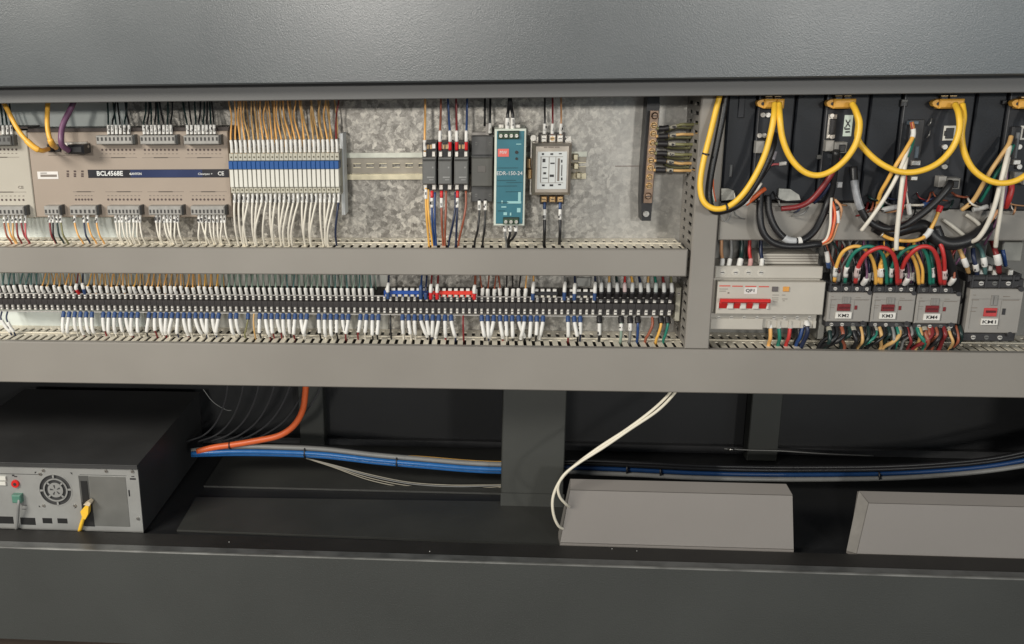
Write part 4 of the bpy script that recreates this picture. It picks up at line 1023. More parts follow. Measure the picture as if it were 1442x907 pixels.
b = MB(); b.box(x(1012.6), x(1083), YQ - 0.011, YQ - 0.0045, z(424.8), z(419.6), ch=0.002); b.build("toggle_bar", REDT, t)
b = MB()
for p0, p1 in ((1010.5, 1012.6), (1024, 1033), (1042.3, 1051), (1060, 1069), (1079.5, 1083)): b.box(x(p0), x(p1), YQ - 0.0036, YQ + 0.001, z(435), z(426.4), ch=0.001)
b.build("toggle_guard", WHITE, t)
for p0, p1, m, nm in ((1087, 1095.2, mat("button_grey", (0.13, 0.115, 0.115), 0.5), "grey"), (1102.5, 1111, mat("button_orange", c(226, 160, 78), 0.45), "orange")):
    b = MB(); q = R(p0, 403.6, p1, 410.4, YQ); b.rbox(q, YQ - 0.002, YQ + 0.001, 0, 0.0006); o = b.build("button", m, t); o["label"] = f"small {nm} button"
b = MB(); 
for px in (1082.5, 1096.5, 1112.5, 1129.5, 1147):
    q = R(px - 2, 452, px + 2, 462, YQ + 0.012); b.rbox(q, YQ + 0.012, YQ + 0.04)
b.build("terminal_barrier", BRKR, t)
b = MB(); b.box(x(1083), x(1147), YQ + 0.04, YQ + 0.041, z(464), z(451)); b.build("terminal_recess", mat("recess_dark", (0.05, 0.046, 0.042), 0.6), t)
def sub(m): return BOOTRED if m == 'red' else BOOTBLACK
for px, cn, lab in ((1014, 'tan', "pale orange wire"), (1024, 'grey', "dark grey wire"), (1039, 'darkgreen', "thick dark green wire"), (1053.5, 'red', "red wire"), (1069.5, 'navy', "navy wire")):
    p = P(px, 374, 0.03); dz = ZD3 - p.z
    pts = [(p.x, 0.026, p.z - 0.006), (p.x + 0.0008, 0.022, p.z + 0.008), (p.x + 0.001 + (0.003 if cn in ('darkgreen', 'grey') else -0.001), 0.03, p.z + 0.022), (p.x + 0.001, 0.04, ZD3 + 0.02)]
    wire(f"{lab} dropping from the short duct into the cream breaker", pts, 0.0032 if cn == 'darkgreen' else 0.0024, cn, "wires above the cream breaker", caps=[("marker_sleeve", 0.003, 0.0175, 0.0040 if cn == 'darkgreen' else 0.0032, mat("sleeve_pink", (0.62, 0.34, 0.32), 0.5) if cn == 'red' else SLEEVE)])
for px, cn, dx, lab in ((1087, 'orange', 0.001, "orange wire"), (1099, 'green', 0.002, "green wire"), (1115, 'red', -0.001, "red wire"), (1133, 'blue', -0.003, "blue wire")):
    p = P(px, 455, 0.016)
    pts = [(p.x, 0.03, p.z + 0.004), (p.x, 0.022, p.z - 0.006), (p.x + dx, 0.020, p.z - 0.022), (p.x + dx * 1.5, 0.026, Z2T + 0.003), (p.x + dx * 1.5, 0.032, Z2T - 0.015)]
    wire(f"{lab} leaving the underside of the cream breaker", pts, 0.0026, cn, "wires below the cream breaker", caps=[("marker_sleeve", 0.006, 0.016, 0.0032, SLEEVE if cn != 'blue' else BOOTBLUE)])
for px, lab in ((1127, "black wire beside the blue one under the cream breaker"),):
    dnw(lab, px, 455, 'black', "wires below the cream breaker", Y=0.02, boot=None, sl=False, end=Z2T, r=0.0024)
p = P(1137, 460, 0.012)
wire("thick navy sleeve-tagged wire at the edge of the cream breaker", [(p.x, 0.03, p.z + 0.010), (p.x + 0.001, 0.016, p.z), (p.x + 0.001, 0.014, p.z - 0.012), (p.x - 0.002, 0.022, Z2T), (p.x - 0.002, 0.03, Z2T - 0.016)], 0.003, 'navy', "wires below the cream breaker", caps=[("marker_sleeve", 0.010, 0.0185, 0.0042, SLEEVE)])
# ------------------------------------------------------------------ contactors
YK = 0.004
KFACE = mat("contactor_grey", (0.30, 0.285, 0.262), 0.45, var=0.05, scale=40)
KDARK = mat("contactor_black", (0.030, 0.029, 0.031), 0.45, var=0.15, scale=60)
KRED = mat("window_red", c(116, 30, 34), 0.4, var=0.2, scale=150)
KREDB = mat("window_red_bright", c(190, 66, 66), 0.4, var=0.1, scale=150)
def contactor(px0, px1, pt_, pb_, name, label, big=False):
    a = R(px0, pt_, px1, pb_, YK)
    W_, H = a[1] - a[0], a[3] - a[2]
    fx = lambda u: a[0] + W_ * u
    fz = lambda v: a[3] - H * v
    t = thing("contactor", label, "contactor", (a[0], BACKY, fz(1.25)), "grey contactors with white name tags")
    b = MB(); b.box(fx(0.005), fx(0.995), YK + 0.012, 0.075, fz(1.20), fz(-0.30)); b.build("body", KDARK, t)
    b = MB(); b.box(fx(0.004), fx(0.996), YK, YK + 0.0115, a[2], a[3], ch=0.0014); b.build("front_cover", KFACE, t)
    b = MB(); b.box(fx(0.01), fx(0.99), YK + 0.004, YK + 0.0118, fz(-0.22), fz(-0.012), ch=0.001)
    for u in (0.02, 0.27, 0.52, 0.77): b.box(fx(u), fx(u + 0.035), YK + 0.003, YK + 0.011, fz(-0.30), fz(-0.02))
    b.build("upper_terminals", KDARK, t)
    b = MB(); b.box(fx(0.01), fx(0.99), YK + 0.004, YK + 0.0118, fz(1.20), fz(1.012), ch=0.001); b.build("lower_terminals", KDARK, t)
    for u in ((0.15, 0.40, 0.65, 0.88) if not big else (0.2, 0.45, 0.7)):
        for v in ((-0.12, 1.11)):
            b = MB(); screw(b, Vector((fx(u), YK + 0.0026, fz(v))), 0.0024 if not big else 0.003, 0, 0.003, 1); b.build("screw", [TIN if random.random() < .5 else MIDGREY, INK], t)
    # carrier recess, window, tag
    wu = (0.22, 0.52) if not big else (0.30, 0.54)
    b = MB(); b.box(fx(wu[0] + 0.10), fx(wu[1] - 0.02), YK - 0.0016, YK + 0.0006, fz(0.36), fz(0.13), ch=0.0005)
    b.box(fx(wu[0] + 0.14), fx(wu[1] - 0.10), YK - 0.0022, YK - 0.0015, fz(0.34), fz(0.15)); b.build("carrier", mat("carrier_grey", (0.24, 0.23, 0.215), 0.5), t)
    b = MB(); b.box(fx(wu[0]), fx(wu[1]), YK - 0.0018, YK + 0.0006, fz(0.61), fz(0.38 if not big else 0.42), ch=0.0006); b.build("indicator_window", KREDB if big else KRED, t)
    b = MB(); b.box(fx(wu[0] + 0.03), fx(wu[1] - 0.03), YK - 0.0028, YK - 0.0016, fz(0.52), fz(0.47), ch=0.0004); b.build("carrier_edge", mat("carrier_red", c(84, 24, 28), 0.4), t)
    b = MB(); b.box(fx(wu[1] + 0.10), fx(wu[1] + 0.16), YK - 0.001, YK + 0.0006, fz(0.57), fz(0.43), ch=0.0004); b.build("test_button", KRED if not big else KDARK, t)
    b = MB(); b.box(fx(wu[0] - 0.03), fx(wu[1] + 0.04), YK - 0.0026, YK + 0.0006, fz(0.87 if not big else 0.80), fz(0.655), ch=0.0004); o = b.build("name_tag", mat("tag_white", (0.70, 0.68, 0.63), 0.5), t)
    text(name, Vector((fx((wu[0] + wu[1]) / 2), YK - 0.0030, fz(0.765 if not big else 0.73))), 0.0048, INK, t, wide=W_ * 0.25, bold=0.02)
    b = MB()
    for u, v, l in ((0.04, 0.24, 0.14), (0.05, 0.42, 0.12), (0.05, 0.50, 0.10), (0.62, 0.24, 0.3), (0.06, 0.13, 0.05), (0.62, 0.16, 0.12)):
        b.box(fx(u), fx(u + l), YK - 0.0003, YK + 0.0003, fz(v + 0.008), fz(v - 0.008))
    b.build("lettering", GREYINK, t)
    b = MB()
    for u, v in ((0.06, 0.25), (0.60, 0.25)): b.box(fx(u), fx(u + 0.004), YK - 0.0004, YK + 0.0003, fz(0.9), fz(v))
    b.box(fx(0.05), fx(0.95), YK - 0.0004, YK + 0.0003, fz(0.222), fz(0.212)); b.build("moulding_line", mat("mould_grey", (0.22, 0.21, 0.195), 0.5), t)
    for u, v in ((0.93, -0.01), (0.85, 1.02)):
        b = MB(); b.cyl((fx(u), YK - 0.001, fz(v)), (fx(u), YK + 0.006, fz(v)), W_ * 0.052, 14); b.build("screw_hole", KDARK, t)
    return t
contactor(1165.5, 1226.5, 412.5, 453.5, "KM2", "grey contactor tagged KM2, next to the cream breaker")
contactor(1227.5, 1288.5, 413.2, 454.0, "KM3", "grey contactor tagged KM3, between two alike")
contactor(1289.5, 1351.5, 414.4, 456.0, "KM4", "grey contactor tagged KM4, next to the gap before the largest one")
contactor(1362.5, 1438.5, 407.5, 469.5, "KM1", "largest grey contactor, tagged KM1, with a bright red window", True)
q = R(1411, 341, 1440, 368, 0.02); t = thing("relay_socket", "plain pale grey block above the largest contactor", "block", (q[0], 0.06, q[2]))
b = MB(); b.rbox(q, 0.02, 0.06, 0, 0.001); b.build("housing", mat("dull_grey", (0.26, 0.26, 0.235), 0.5), t)
b = MB(); b.cyl(P(1413, 341.8, 0.0195), P(1413, 341.8, 0.022), 0.0015, 8); b.build("hole", INK, t)
for px0, px1, py0, py1, lab in ((1155.5, 1164, 396, 478, "grey stop plate squeezed between the cream breaker and KM2"), (1352.5, 1360.5, 384, 478, "grey stop plate standing between KM4 and the largest contactor")):
    q = R(px0, py0, px1, py1, 0.022); t = thing("end_bracket", lab, "end stop", (q[0], BACKY, q[2]))
    b = MB(); b.rbox(q, 0.022, 0.08, 0, 0.001); b.build("plate", mat("stop_grey", (0.25, 0.245, 0.225), 0.5), t)
    b = MB(); screw(b, Vector(((q[0] + q[1]) / 2, 0.0208, q[3] - 0.012)), 0.0022); b.build("screw", [TIN, INK], t)
# coloured wires looping between contactors
GL = "looping wires between the contactors"
YL = -0.004
def loop(label, pts, cn, r=0.0024, sl=None, sl2=None, g=GL):
    Q = [P(px, py, Y) for px, py, Y in pts]
    caps = []
    if sl: caps.append(("marker_sleeve", sl[0], sl[1], r * 1.35, mat("sleeve_pinkish", (0.66, 0.52, 0.50), 0.5) if cn == 'red' else SLEEVE))
    wire(label, Q, r, cn, g, caps=caps, n=8)
loop("yellow wire arching from KM2 to KM3", [(1175, 396, 0.004), (1178, 375, -0.004), (1187, 355, -0.012), (1203, 347, -0.016), (1218, 351, -0.014), (1229, 367, -0.008), (1233, 386, 0), (1233, 400, 0.006)], 'yellow', sl=(0.008, 0.022))
loop("teal green wire arching from KM2 to KM3", [(1190, 398, 0.004), (1193, 375, -0.006), (1204, 355, -0.014), (1224, 347, -0.02), (1241, 356, -0.016), (1247, 375, -0.008), (1249, 400, 0.004)], 'green', sl=(0.010, 0.026))
loop("red wire arching from KM2 to KM3", [(1204.5, 398, 0.002), (1209, 375, -0.010), (1221, 357, -0.020), (1241, 348.5, -0.026), (1256, 356, -0.024), (1262.5, 375, -0.014), (1264, 400, 0.002)], 'red', 0.0028, sl=(0.010, 0.026))
loop("yellow wire arching from KM3 to KM4", [(1237, 398, 0.004), (1240, 372, -0.004), (1254, 354, -0.010), (1272, 350, -0.012), (1285, 362, -0.010), (1292, 380, -0.004), (1294, 400, 0.004)], 'yellow', sl=(0.010, 0.02))
loop("teal green wire arching from KM3 to KM4", [(1254, 398, 0.004), (1257, 374, -0.006), (1272, 354, -0.014), (1292, 347, -0.018), (1304, 357, -0.014), (1309, 378, -0.006), (1310, 400, 0.004)], 'green', sl=(0.010, 0.024))
loop("red wire arching from KM3 to KM4", [(1266.5, 398, 0.002), (1270, 378, -0.008), (1280, 360, -0.018), (1296, 348, -0.024), (1312, 350, -0.024), (1321, 368, -0.016), (1325, 400, 0.002)], 'red', 0.0028, sl=(0.009, 0.024))
loop("red wire climbing from KM4 into the black cable sheath", [(1329.5, 400, 0.002), (1330, 380, -0.008), (1329, 362, -0.014), (1325, 345, -0.012), (1318, 335, 0.0)], 'red', 0.0028, sl=(0.010, 0.024))
loop("amber wire climbing from KM4 beside its yellow loop end", [(1299, 399, 0.003), (1299, 380, -0.002), (1294, 365, -0.002), (1288, 350, 0.006), (1286, 330, 0.03)], 'yellow', 0.0022)
loop("teal green wire climbing from KM4 with a white sleeve", [(1314, 399, 0.003), (1313, 378, -0.002), (1311, 362, 0.0), (1308, 346, 0.012), (1307, 325, 0.03)], 'green', 0.0022, sl=(0.010, 0.024))
loop("yellow wire standing between the loops on KM3", [(1240.5, 399, 0.003), (1241, 382, -0.004), (1242, 366, -0.002), (1246, 348, 0.012), (1246, 325, 0.03)], 'yellow', 0.0026, sl=(0.012, 0.024))
random.seed(23)
for k in range(17):
    px = 1170 + k * 10.6 + random.uniform(-2, 2)
    cn = random.choice(['darkgreen', 'black', 'grey', 'darkgreen', 'darkred', 'navy', 'purple'])
    p = P(px, 398, 0.02); q2 = P(px + random.uniform(-6, 6), 322, 0.035)
    swire([p, P(px + random.uniform(-2, 2), 378, 0.012), P(px + random.uniform(-4, 4), 356, 0.02), q2], 0.0017, cn, (0.003, 0.017, 0.0026) if k % 2 else None)
for px, lab in ((1217, "grey wire with big number sleeve on KM2's last terminal"), (1275.5, "grey wire with big number sleeve on KM3's last terminal"), (1339.5, "grey wire with big number sleeve on KM4's last terminal")):
    p = P(px, 400, 0.0)
    wire(lab, [(p.x, 0.006, p.z - 0.002), (p.x, -0.004, p.z + 0.008), (p.x + 0.001, 0.0, p.z + 0.02), (p.x, 0.03, p.z + 0.07)], 0.0016, 'purple' if px < 1300 else 'brown', GL, caps=[("marker_sleeve", 0.002, 0.0155, 0.0036, SLEEVE)])
# wires under the contactors
for k in range(34):
    px = 1168 + k * 5.6 + random.uniform(-1.5, 1.5)
    cn = ['darkgreen', 'darkred', 'brown', 'ochre', 'darkgreen', 'black', 'grey', 'brown', 'black', 'red', 'black', 'green', 'darkred'][(k * 5 + k // 4) % 13]
    if px > 1300: cn = random.choice(['darkred', 'brown', 'darkred', 'ochre', 'darkgreen', 'black'])
    p = P(px, 464, 0.006); d = random.uniform(-0.020, 0.014); r_ = random.uniform(0.0018, 0.0031)
    pts = [(p.x, 0.012, p.z + 0.004), (p.x + d * 0.1, 0.002, p.z - 0.006), (p.x + d * 0.6, 0.000, p.z - 0.016), (p.x + d, 0.012, Z2T + 0.003), (p.x + d, 0.022, Z2T - 0.014)]
    if k % 2:
        swire([pts[0], pts[1], (pts[2][0] + random.uniform(-.006, .006), pts[2][1] + 0.008, pts[2][2]), pts[3], pts[4]], r_, cn); continue
    wire(f"{NM[cn]} wire under the contactors, {nth(k // 2 + 1)} counted from the cream breaker", pts, r_, cn, "wires below the contactors", caps=[("marker_sleeve", 0.003, 0.009, r_ * 1.3, MATS["sleeve_clear"])] if k % 3 == 0 else [], n=7)
# wires over KM1
GK = "wires above the largest contactor"
loop("ochre wire slanting down between KM4 and KM1", [(1346, 343, 0.01), (1354, 358, 0.002), (1360, 372, 0.0), (1364, 384, 0.012)], 'ochre', 0.0028, sl=(0.022, 0.034), g=GK)
loop("blue wire bending off the white cable over KM1", [(1370, 350, 0.01), (1371, 362, 0.004), (1374, 375, 0.004), (1376, 388, 0.014)], 'navy', 0.0028, sl=(0.022, 0.033), g=GK)
loop("teal wire dropping onto KM1's first pole", [(1376, 344, 0.02), (1382, 354, 0.01), (1386, 368, 0.004), (1387, 386, 0.014)], 'teal', 0.0028, sl=(0.022, 0.034), g=GK)
loop("dark red wire dropping onto KM1's middle pole", [(1396, 338, 0.02), (1401, 352, 0.004), (1405, 365, 0.0), (1407, 384, 0.012)], 'darkred', 0.0034, sl=(0.026, 0.040), g=GK)
loop("short blue wire beside the plain pale block over KM1", [(1412, 352, 0.01), (1414, 362, 0.008), (1416, 374, 0.016)], 'blue', 0.0026, g=GK)
t = thing("terminal_cover", "black terminal shield along the top of the largest contactor", "cover", P(1400, 398, 0.03))
b = MB(); q = R(1364, 388, 1438, 398, 0.008); b.rbox(q, 0.008, 0.05, 0, 0.002); b.build("shield", KDARK, t)
b = MB()
for px, py in ((1376, 378), (1383, 383), (1395, 378), (1402, 384), (1424, 384)): q = R(px - 3.5, py - 4, px + 3.5, py + 4, 0.012); b.rbox(q, 0.012, 0.03, 0, 0.001)
b.build("lug", TIN, t)
# ------------------------------------------------------------------ servo drives
YD = 0.008
def drive(px0, px1, strip, pb, label, term_px=None, k=0):
    x0, x1 = P(px0, 220, YD).x + 0.0008, P(px1, 220, YD).x - 0.0008
    zb_ = P((px0 + px1) / 2, pb, YD).z; zt_ = 0.46
    t = thing("servo_drive", label, "servo drive", (x0, BACKY, zb_), "black servo drives")
    s0, s1 = P(strip[0], 220, YD).x, P(strip[1], 220, YD).x
    b = MB(); b.box(x0, s0 - 0.001, YD, BACKY - 0.002, zb_, zt_, ch=0.002); b.build("housing", DRIVE, t)
    b = MB(); b.box(s0, x1, YD - 0.003, BACKY - 0.002, zb_ + 0.002, zt_, ch=0.002); b.build("connector_panel", DRIVE2, t)
    b = MB(); b.box(s0 + 0.0006, s0 + 0.0018, YD - 0.0042, YD - 0.0028, zb_ + 0.03, zt_); b.build("panel_rib", mat("rib_grey", (0.085, 0.085, 0.09), 0.4), t)
    return t
def on(t, px0, py0, px1, py1, m, name, pop=0.004, ch=0.0008, Y=None):
    Yb = (YD - 0.003) if Y is None else Y
    q = R(px0, py0, px1, py1, Yb); b = MB(); b.rbox(q, Yb - pop, Yb + 0.001, 0, ch); return b.build(name, m, t)
def duoport(t, px, py):
    for d in (-5.5, 7): on(t, px + d - 5, py - 2, px + d + 5.5, py + 8, BLACK, "network_port", 0.006)
    for d in (-9.5, -1.5, 3.5, 11.5): pass
    for d in (-5.5, 7): on(t, px + d - 5, py - 4.2, px + d + 5, py - 2.4, BRASS, "port_contact", 0.008, 0.0003)
def serial(t, px, py):
    o = on(t, px - 6, py - 17, px + 6, py + 17, TIN, "serial_port", 0.002)
    on(t, px - 4, py - 11, px + 4.5, py + 11, BLACK, "port_opening", 0.006)
    for d in (-15, 15): 
        b = MB(); screw(b, P(px + 1, py + d, YD - 0.009), 0.0026, 0, 0.007, None); b.build("port_nut", TIN, t)
def encplug(t, px, py):
    on(t, px - 14, py - 9, px - 3, py + 6, GREYC, "encoder_plug", 0.012)
    on(t, px - 3, py - 7, px + 14, py + 8, mat("plug_pale", (0.27, 0.265, 0.25), 0.5), "encoder_plug", 0.016)
    on(t, px + 2, py - 4, px + 10, py + 6, BLACK, "strain_relief", 0.020)
d1 = drive(1019, 1113, (1061, 1113), 284, "black servo drive nearest the upright duct, under the first yellow loop")
d2 = drive(1114, 1216, (1155, 1216), 286, "black servo drive with a pale green sticker by its port")
d3 = drive(1217, 1362, (1262, 1362), 297, "wide black servo drive with an open network port and green lead")
d4 = drive(1364, 1520, (1408, 1520), 299, "black servo drive cut off at the edge, behind two white cables")
on(d1, 1040, 118, 1049, 166, DRIVE2, "cover_flap", 0.002, Y=YD)
on(d1, 1027, 232, 1031, 249, mat("glint_grey", (0.09, 0.095, 0.10), 0.3), "latch", 0.002, Y=YD)
duoport(d1, 1086, 139); duoport(d2, 1184, 138); duoport(d3, 1332, 138); duoport(d4, 1444, 140)
for px, py in ((1075, 162), (1082, 162), (1070, 191), (1077, 191)): 
    b = MB(); screw(b, P(px, py, YD - 0.008), 0.003, 0, 0.006, None); b.build("port_nut", TIN, d1)
on(d1, 1062, 198, 1074, 215, GREYC, "encoder_plug", 0.010)
serial(d2, 1171, 178); encplug(d2, 1173, 206)
o = on(d2, 1188, 162, 1200, 192, mat("sticker_mint", (0.56, 0.64, 0.56), 0.5), "sticker", 0.0006, 0.0002)
text("XJI", P(1193.5, 178, YD - 0.0042), 0.0055, INK, d2, wide=0.0175, rot=-1.5, bold=0.03)
on(d2, 1150, 218, 1158, 224, MIDGREY, "latch", 0.003, Y=YD)
on(d2, 1178, 256, 1185, 264, mat("tag_pale", (0.55, 0.55, 0.56), 0.5), "tag", 0.004)
on(d3, 1328, 177, 1345, 198, WHITE, "network_port", 0.002); on(d3, 1330.5, 180, 1341.5, 195, BLACK, "port_opening", 0.0035); on(d3, 1328.6, 184, 1332, 191, BLACK, "port_opening", 0.0040)
for py in (207, 235): 
    b = MB(); screw(b, P(1331, py, YD - 0.008), 0.0032, 0, 0.006, None); b.build("port_nut", TIN, d3)
on(d3, 1326, 212, 1336, 232, BLACK, "serial_port", 0.004)
encplug(d3, 1330, 256)
on(d3, 1268, 141, 1278, 150, BLACK, "key_hole", 0.001); on(d3, 1269, 140, 1278, 144, MIDGREY, "key_rim", 0.002)
on(d3, 1276, 168, 1296, 232, mat("terminal_slot", (0.03, 0.03, 0.033), 0.5), "terminal_column", 0.006)
on(d3, 1279, 225, 1292, 232, TIN, "terminal_lever", 0.010); on(d3, 1278, 247, 1288, 253, TIN, "terminal_lever", 0.010)
on(d3, 1285, 205, 1290, 222, mat("bluegrey", (0.10, 0.13, 0.16), 0.4), "terminal_lever", 0.009)
on(d3, 1277, 170, 1290, 175, mat("bluegrey", (0.1, 0.1, 0.1)), "terminal_lever", 0.009)
for px, py in ((1309, 172), (1307, 189)):
    o = MB(); o.tube(smooth([P(px + 3, py - 5, YD - 0.007), P(px + 1.5, py + 1, YD - 0.009), P(px - 2, py + 5, YD - 0.007)]), 0.0009, 6); o.build("latch_wire", mat("latch_glint", (0.2, 0.2, 0.2), 0.3, 0.6), d3)
on(d4, 1411, 141, 1418, 147, BLACK, "key_hole", 0.001)
on(d4, 1419, 178, 1432, 228, MATS["terminal_slot"], "terminal_column", 0.006); on(d4, 1425, 186, 1429, 222, mat("lever_grey", (0.2, 0.21, 0.22), 0.4), "terminal_lever", 0.010)
on(d4, 1421, 224, 1432, 231, TIN, "terminal_lever", 0.010)
on(d4, 1436, 177, 1452, 197, WHITE, "network_port", 0.002); on(d4, 1439, 181, 1450, 194, BLACK, "port_opening", 0.0035)
for py in (207, 235): 
    b = MB(); screw(b, P(1436, py, YD - 0.008), 0.0032, 0, 0.006, None); b.build("port_nut", TIN, d4)
encplug(d4, 1436, 250)
# brackets under the drives
for (pts, lab) in ((((1015, 282), (1034, 280), (1032, 268), (1025, 265), (1015, 265)), "bright bracket under the first drive"), (((1094, 283), (1126, 281), (1124, 274), (1112, 266), (1096, 265)), "bright bracket between the first two drives")):
    b = MB(); b.prism([(P(x, y, YD - 0.004).x, P(x, y, YD - 0.004).z) for x, y in pts], YD - 0.008, YD - 0.003); b.build("bracket", mat("bracket_steel", (0.36, 0.36, 0.33), 0.45, 0.5, var=0.2, scale=120), None, None, lab, "bracket", "steel brackets under the drives")
b = MB(); q = R(1001, 100, 1016, 292, 0.02)
b.prism([(P(1005, 292, 0.016).x, P(1005, 292, 0.016).z), (P(1014.5, 290, 0.016).x, P(1014.5, 290, 0.016).z), (P(1020, 185, 0.016).x, P(1020, 185, 0.016).z), (P(1017, 188, 0.016).x, P(1017, 188, 0.016).z)], 0.014, 0.017)
b.build("side_strip", mat("side_strip_grey", (0.12, 0.12, 0.115), 0.5), None, None, "narrow grey metal strip beside the first black drive", "strip")
# ------------------------------------------------------------------ yellow patch cables in front of the drives
GY = "thick yellow network cables looping between the drives"
def ytie(o, px, py, d, r=0.0052, ang=0.0):
    b = MB(); p = P(px, py, d); u = Vector((math.cos(ang), 0, math.sin(ang)))
    b.cyl(p - u * 0.0012, p + u * 0.0012, r, 12); return b
def plugshell(o, px0, px1, lever=True, py0=139.5, py1=153):
    Yp = YD - 0.020
    b = MB(); q = R(px0 + (10 if lever else 0), py0, px1, py1, Yp); b.rbox(q, Yp, YD - 0.004, 0, 0.002); b.build("plug_shell", MATS["wire_plug_amber"], o)
    if lever:
        b = MB(); mid_ = (py0 + py1) / 2; b.prism([(P(u, v, Yp + .004).x, P(u, v, Yp + .004).z) for u, v in ((px0 - 1, mid_ - 1), (px0 + 1, mid_ + 3.5), (px0 + 8, py1 - 0.5), (px0 + 16, py1), (px0 + 16, py0 + 0.5), (px0 + 5, py0 + 1), (px0 + 1, mid_ - 4))], Yp + 0.004, Yp + 0.014); b.build("latch_cover", MATS["wire_plug_amber"], o)
        b = MB(); p = P(px0 + 7.5, (py0 + py1) / 2, Yp + 0.0036); b.cyl(p, (p.x, p.y + 0.003, p.z), 0.0022, 10); b.build("latch_hole", INK, o)
mat("wire_plug_amber", c(216, 162, 66), 0.45, var=0.08, scale=90)
CYW = W['cable_yellow']
A1 = [(1019, 112, 0.0), (1012, 140, -0.004), (1001, 185, -0.012), (990, 230, -0.02), (986, 262, -0.026), (991, 284, -0.030), (1006, 294, -0.034), (1025, 291, -0.036), (1044, 276, -0.038), (1062, 250, -0.040), (1077, 218, -0.040), (1086, 185, -0.038), (1090, 162, -0.034), (1091, 146, -0.018)]
o1 = cablepx("yellow network cable hanging down past the upright duct, tied with two black ties", A1, 0.0038, CYW, GY, marks=False)
plugshell(o1, 1067, 1094)
o2 = cablepx("yellow network cable joining the first two black drives", [(1097, 146, -0.018), (1098, 165, -0.036), (1102, 195, -0.040), (1113, 222, -0.042), (1131, 241, -0.044), (1151, 247, -0.046), (1172, 240, -0.047), (1192, 223, -0.048), (1206, 200, -0.046), (1210.5, 175, -0.042), (1206, 158, -0.034), (1200, 146, -0.020)], 0.0038, CYW, GY, marks=False)
plugshell(o2, 1095, 1105, False)
o3 = cablepx("yellow network cable swinging from behind the second loop to the third drive", [(1203, 150, -0.020), (1209, 172, -0.030), (1208, 196, -0.034), (1222, 215, -0.036), (1243, 232, -0.038), (1268, 242, -0.042), (1295, 241, -0.044), (1322, 229, -0.046), (1342, 207, -0.046), (1351, 182, -0.044), (1350, 160, -0.036), (1345, 147, -0.020)], 0.0038, CYW, GY, marks=False)
plugshell(o3, 1165, 1206)
o4 = cablepx("yellow network cable dropping from the third drive and leaving the picture", [(1355, 147, -0.020), (1357, 165, -0.032), (1354, 190, -0.036), (1358, 215, -0.038), (1370, 238, -0.040), (1390, 253, -0.044), (1412, 258, -0.046), (1436, 252, -0.048), (1460, 232, -0.048), (1472, 200, -0.046), (1470, 170, -0.036), (1466, 147, -0.02)], 0.0038, CYW, GY, marks=False)
plugshell(o4, 1314, 1359)
o5 = cablepx("amber plug end of a yellow cable at the last black drive", [(1466, 150, -0.018), (1480, 165, -0.03), (1500, 160, -0.03)], 0.0038, CYW, GY, marks=False)
plugshell(o5, 1426, 1470)
def tie(label, px, py, Y, r, ang, group="black cable ties"):
    b = MB(); p = P(px, py, Y); u = Vector((math.cos(ang), 0, math.sin(ang)))
    b.cyl(p - u * 0.0011, p + u * 0.0011, r, 14)
    b.box(p.x - 0.0013, p.x + 0.0013, p.y - r - 0.0012, p.y - r + 0.001, p.z - 0.0013, p.z + 0.0013)
    b.build("cable_tie", BLACK, None, (p.x, p.y, p.z), label, "cable tie", group)
tie("black tie around the yellow cable where it runs beside the upright duct", 994, 217, -0.018, 0.0049, 1.35)
tie("black tie around the yellow cable near the bottom of its first loop", 1023, 291.5, -0.036, 0.0050, 0.25)
# ------------------------------------------------------------------ black cables and leads under the drives
GB = "black cables below the drives"
def cab(label, pts, r, m, g=GB, caps=(), marks=False):
    return cablepx(label, pts, r, m, g, caps=list(caps), marks=marks)
cab("thick black cable shadowing the first yellow loop down the upright duct", [(1024, 118, 0.002), (1018, 160, -0.002), (1010, 200, -0.006), (1001, 245, -0.010), (998, 275, -0.012), (1004, 296, -0.018), (1022, 296, -0.022), (1044, 285, -0.026), (1062, 262, -0.028), (1078, 232, -0.028), (1088, 205, -0.024), (1090, 190, -0.008)], 0.0046, 'black')
o = cab("black cable bending from under the first drive into a stripped orange end", [(1071, 268, -0.004), (1070, 300, -0.012), (1073, 323, -0.016), (1083, 338, -0.018), (1101, 346, -0.020), (1126, 347, -0.020), (1146, 344.5, -0.020), (1155, 344, -0.018)], 0.0046, 'black')
for k, (pts, m) in enumerate((([(1155, 344, -0.018), (1164, 336, -0.020), (1169, 318, -0.02), (1170, 296, -0.016), (1171, 279, -0.008)], 'white'), ([(1155, 344.5, -0.018), (1168, 336, -0.022), (1174, 318, -0.022), (1176, 300, -0.018), (1172, 284, -0.01)], 'cable_orange'), ([(1155, 345, -0.018), (1170, 339, -0.020), (1178, 320, -0.020), (1184, 302, -0.014), (1184, 291, -0.014), (1176, 281, -0.008)], 'tan'), ([(1157, 343, -0.016), (1166, 332, -0.018), (1172, 312, -0.018), (1173, 290, -0.010)], 'red'))):
    strand(o, pts, 0.0017, m)
b = MB(); b.tube(smooth([P(1179, 297, -0.017), P(1180, 306, -0.018), P(1180, 314, -0.018)]), 0.0026, 8); b.build("marker_sleeve", SLEEVE, o)
cab("black cable with a pale wrapped label under the first drive", [(1081, 275, -0.003), (1083, 298, -0.008), (1090, 318, -0.012), (1101, 332, -0.014), (1113, 339, -0.016), (1130, 338, -0.016), (1146, 326, -0.012), (1158, 305, -0.006), (1166, 284, -0.002), (1172, 262, -0.006), (1178, 212, -0.02)], 0.0046, 'black', caps=[("wrapped_label", 0.062, 0.078, 0.0050, mat("label_wrap", (0.46, 0.47, 0.48), 0.35, var=0.2, scale=150)), ("ring_ferrule", 0.0800, 0.0845, 0.0056, SLEEVE)])
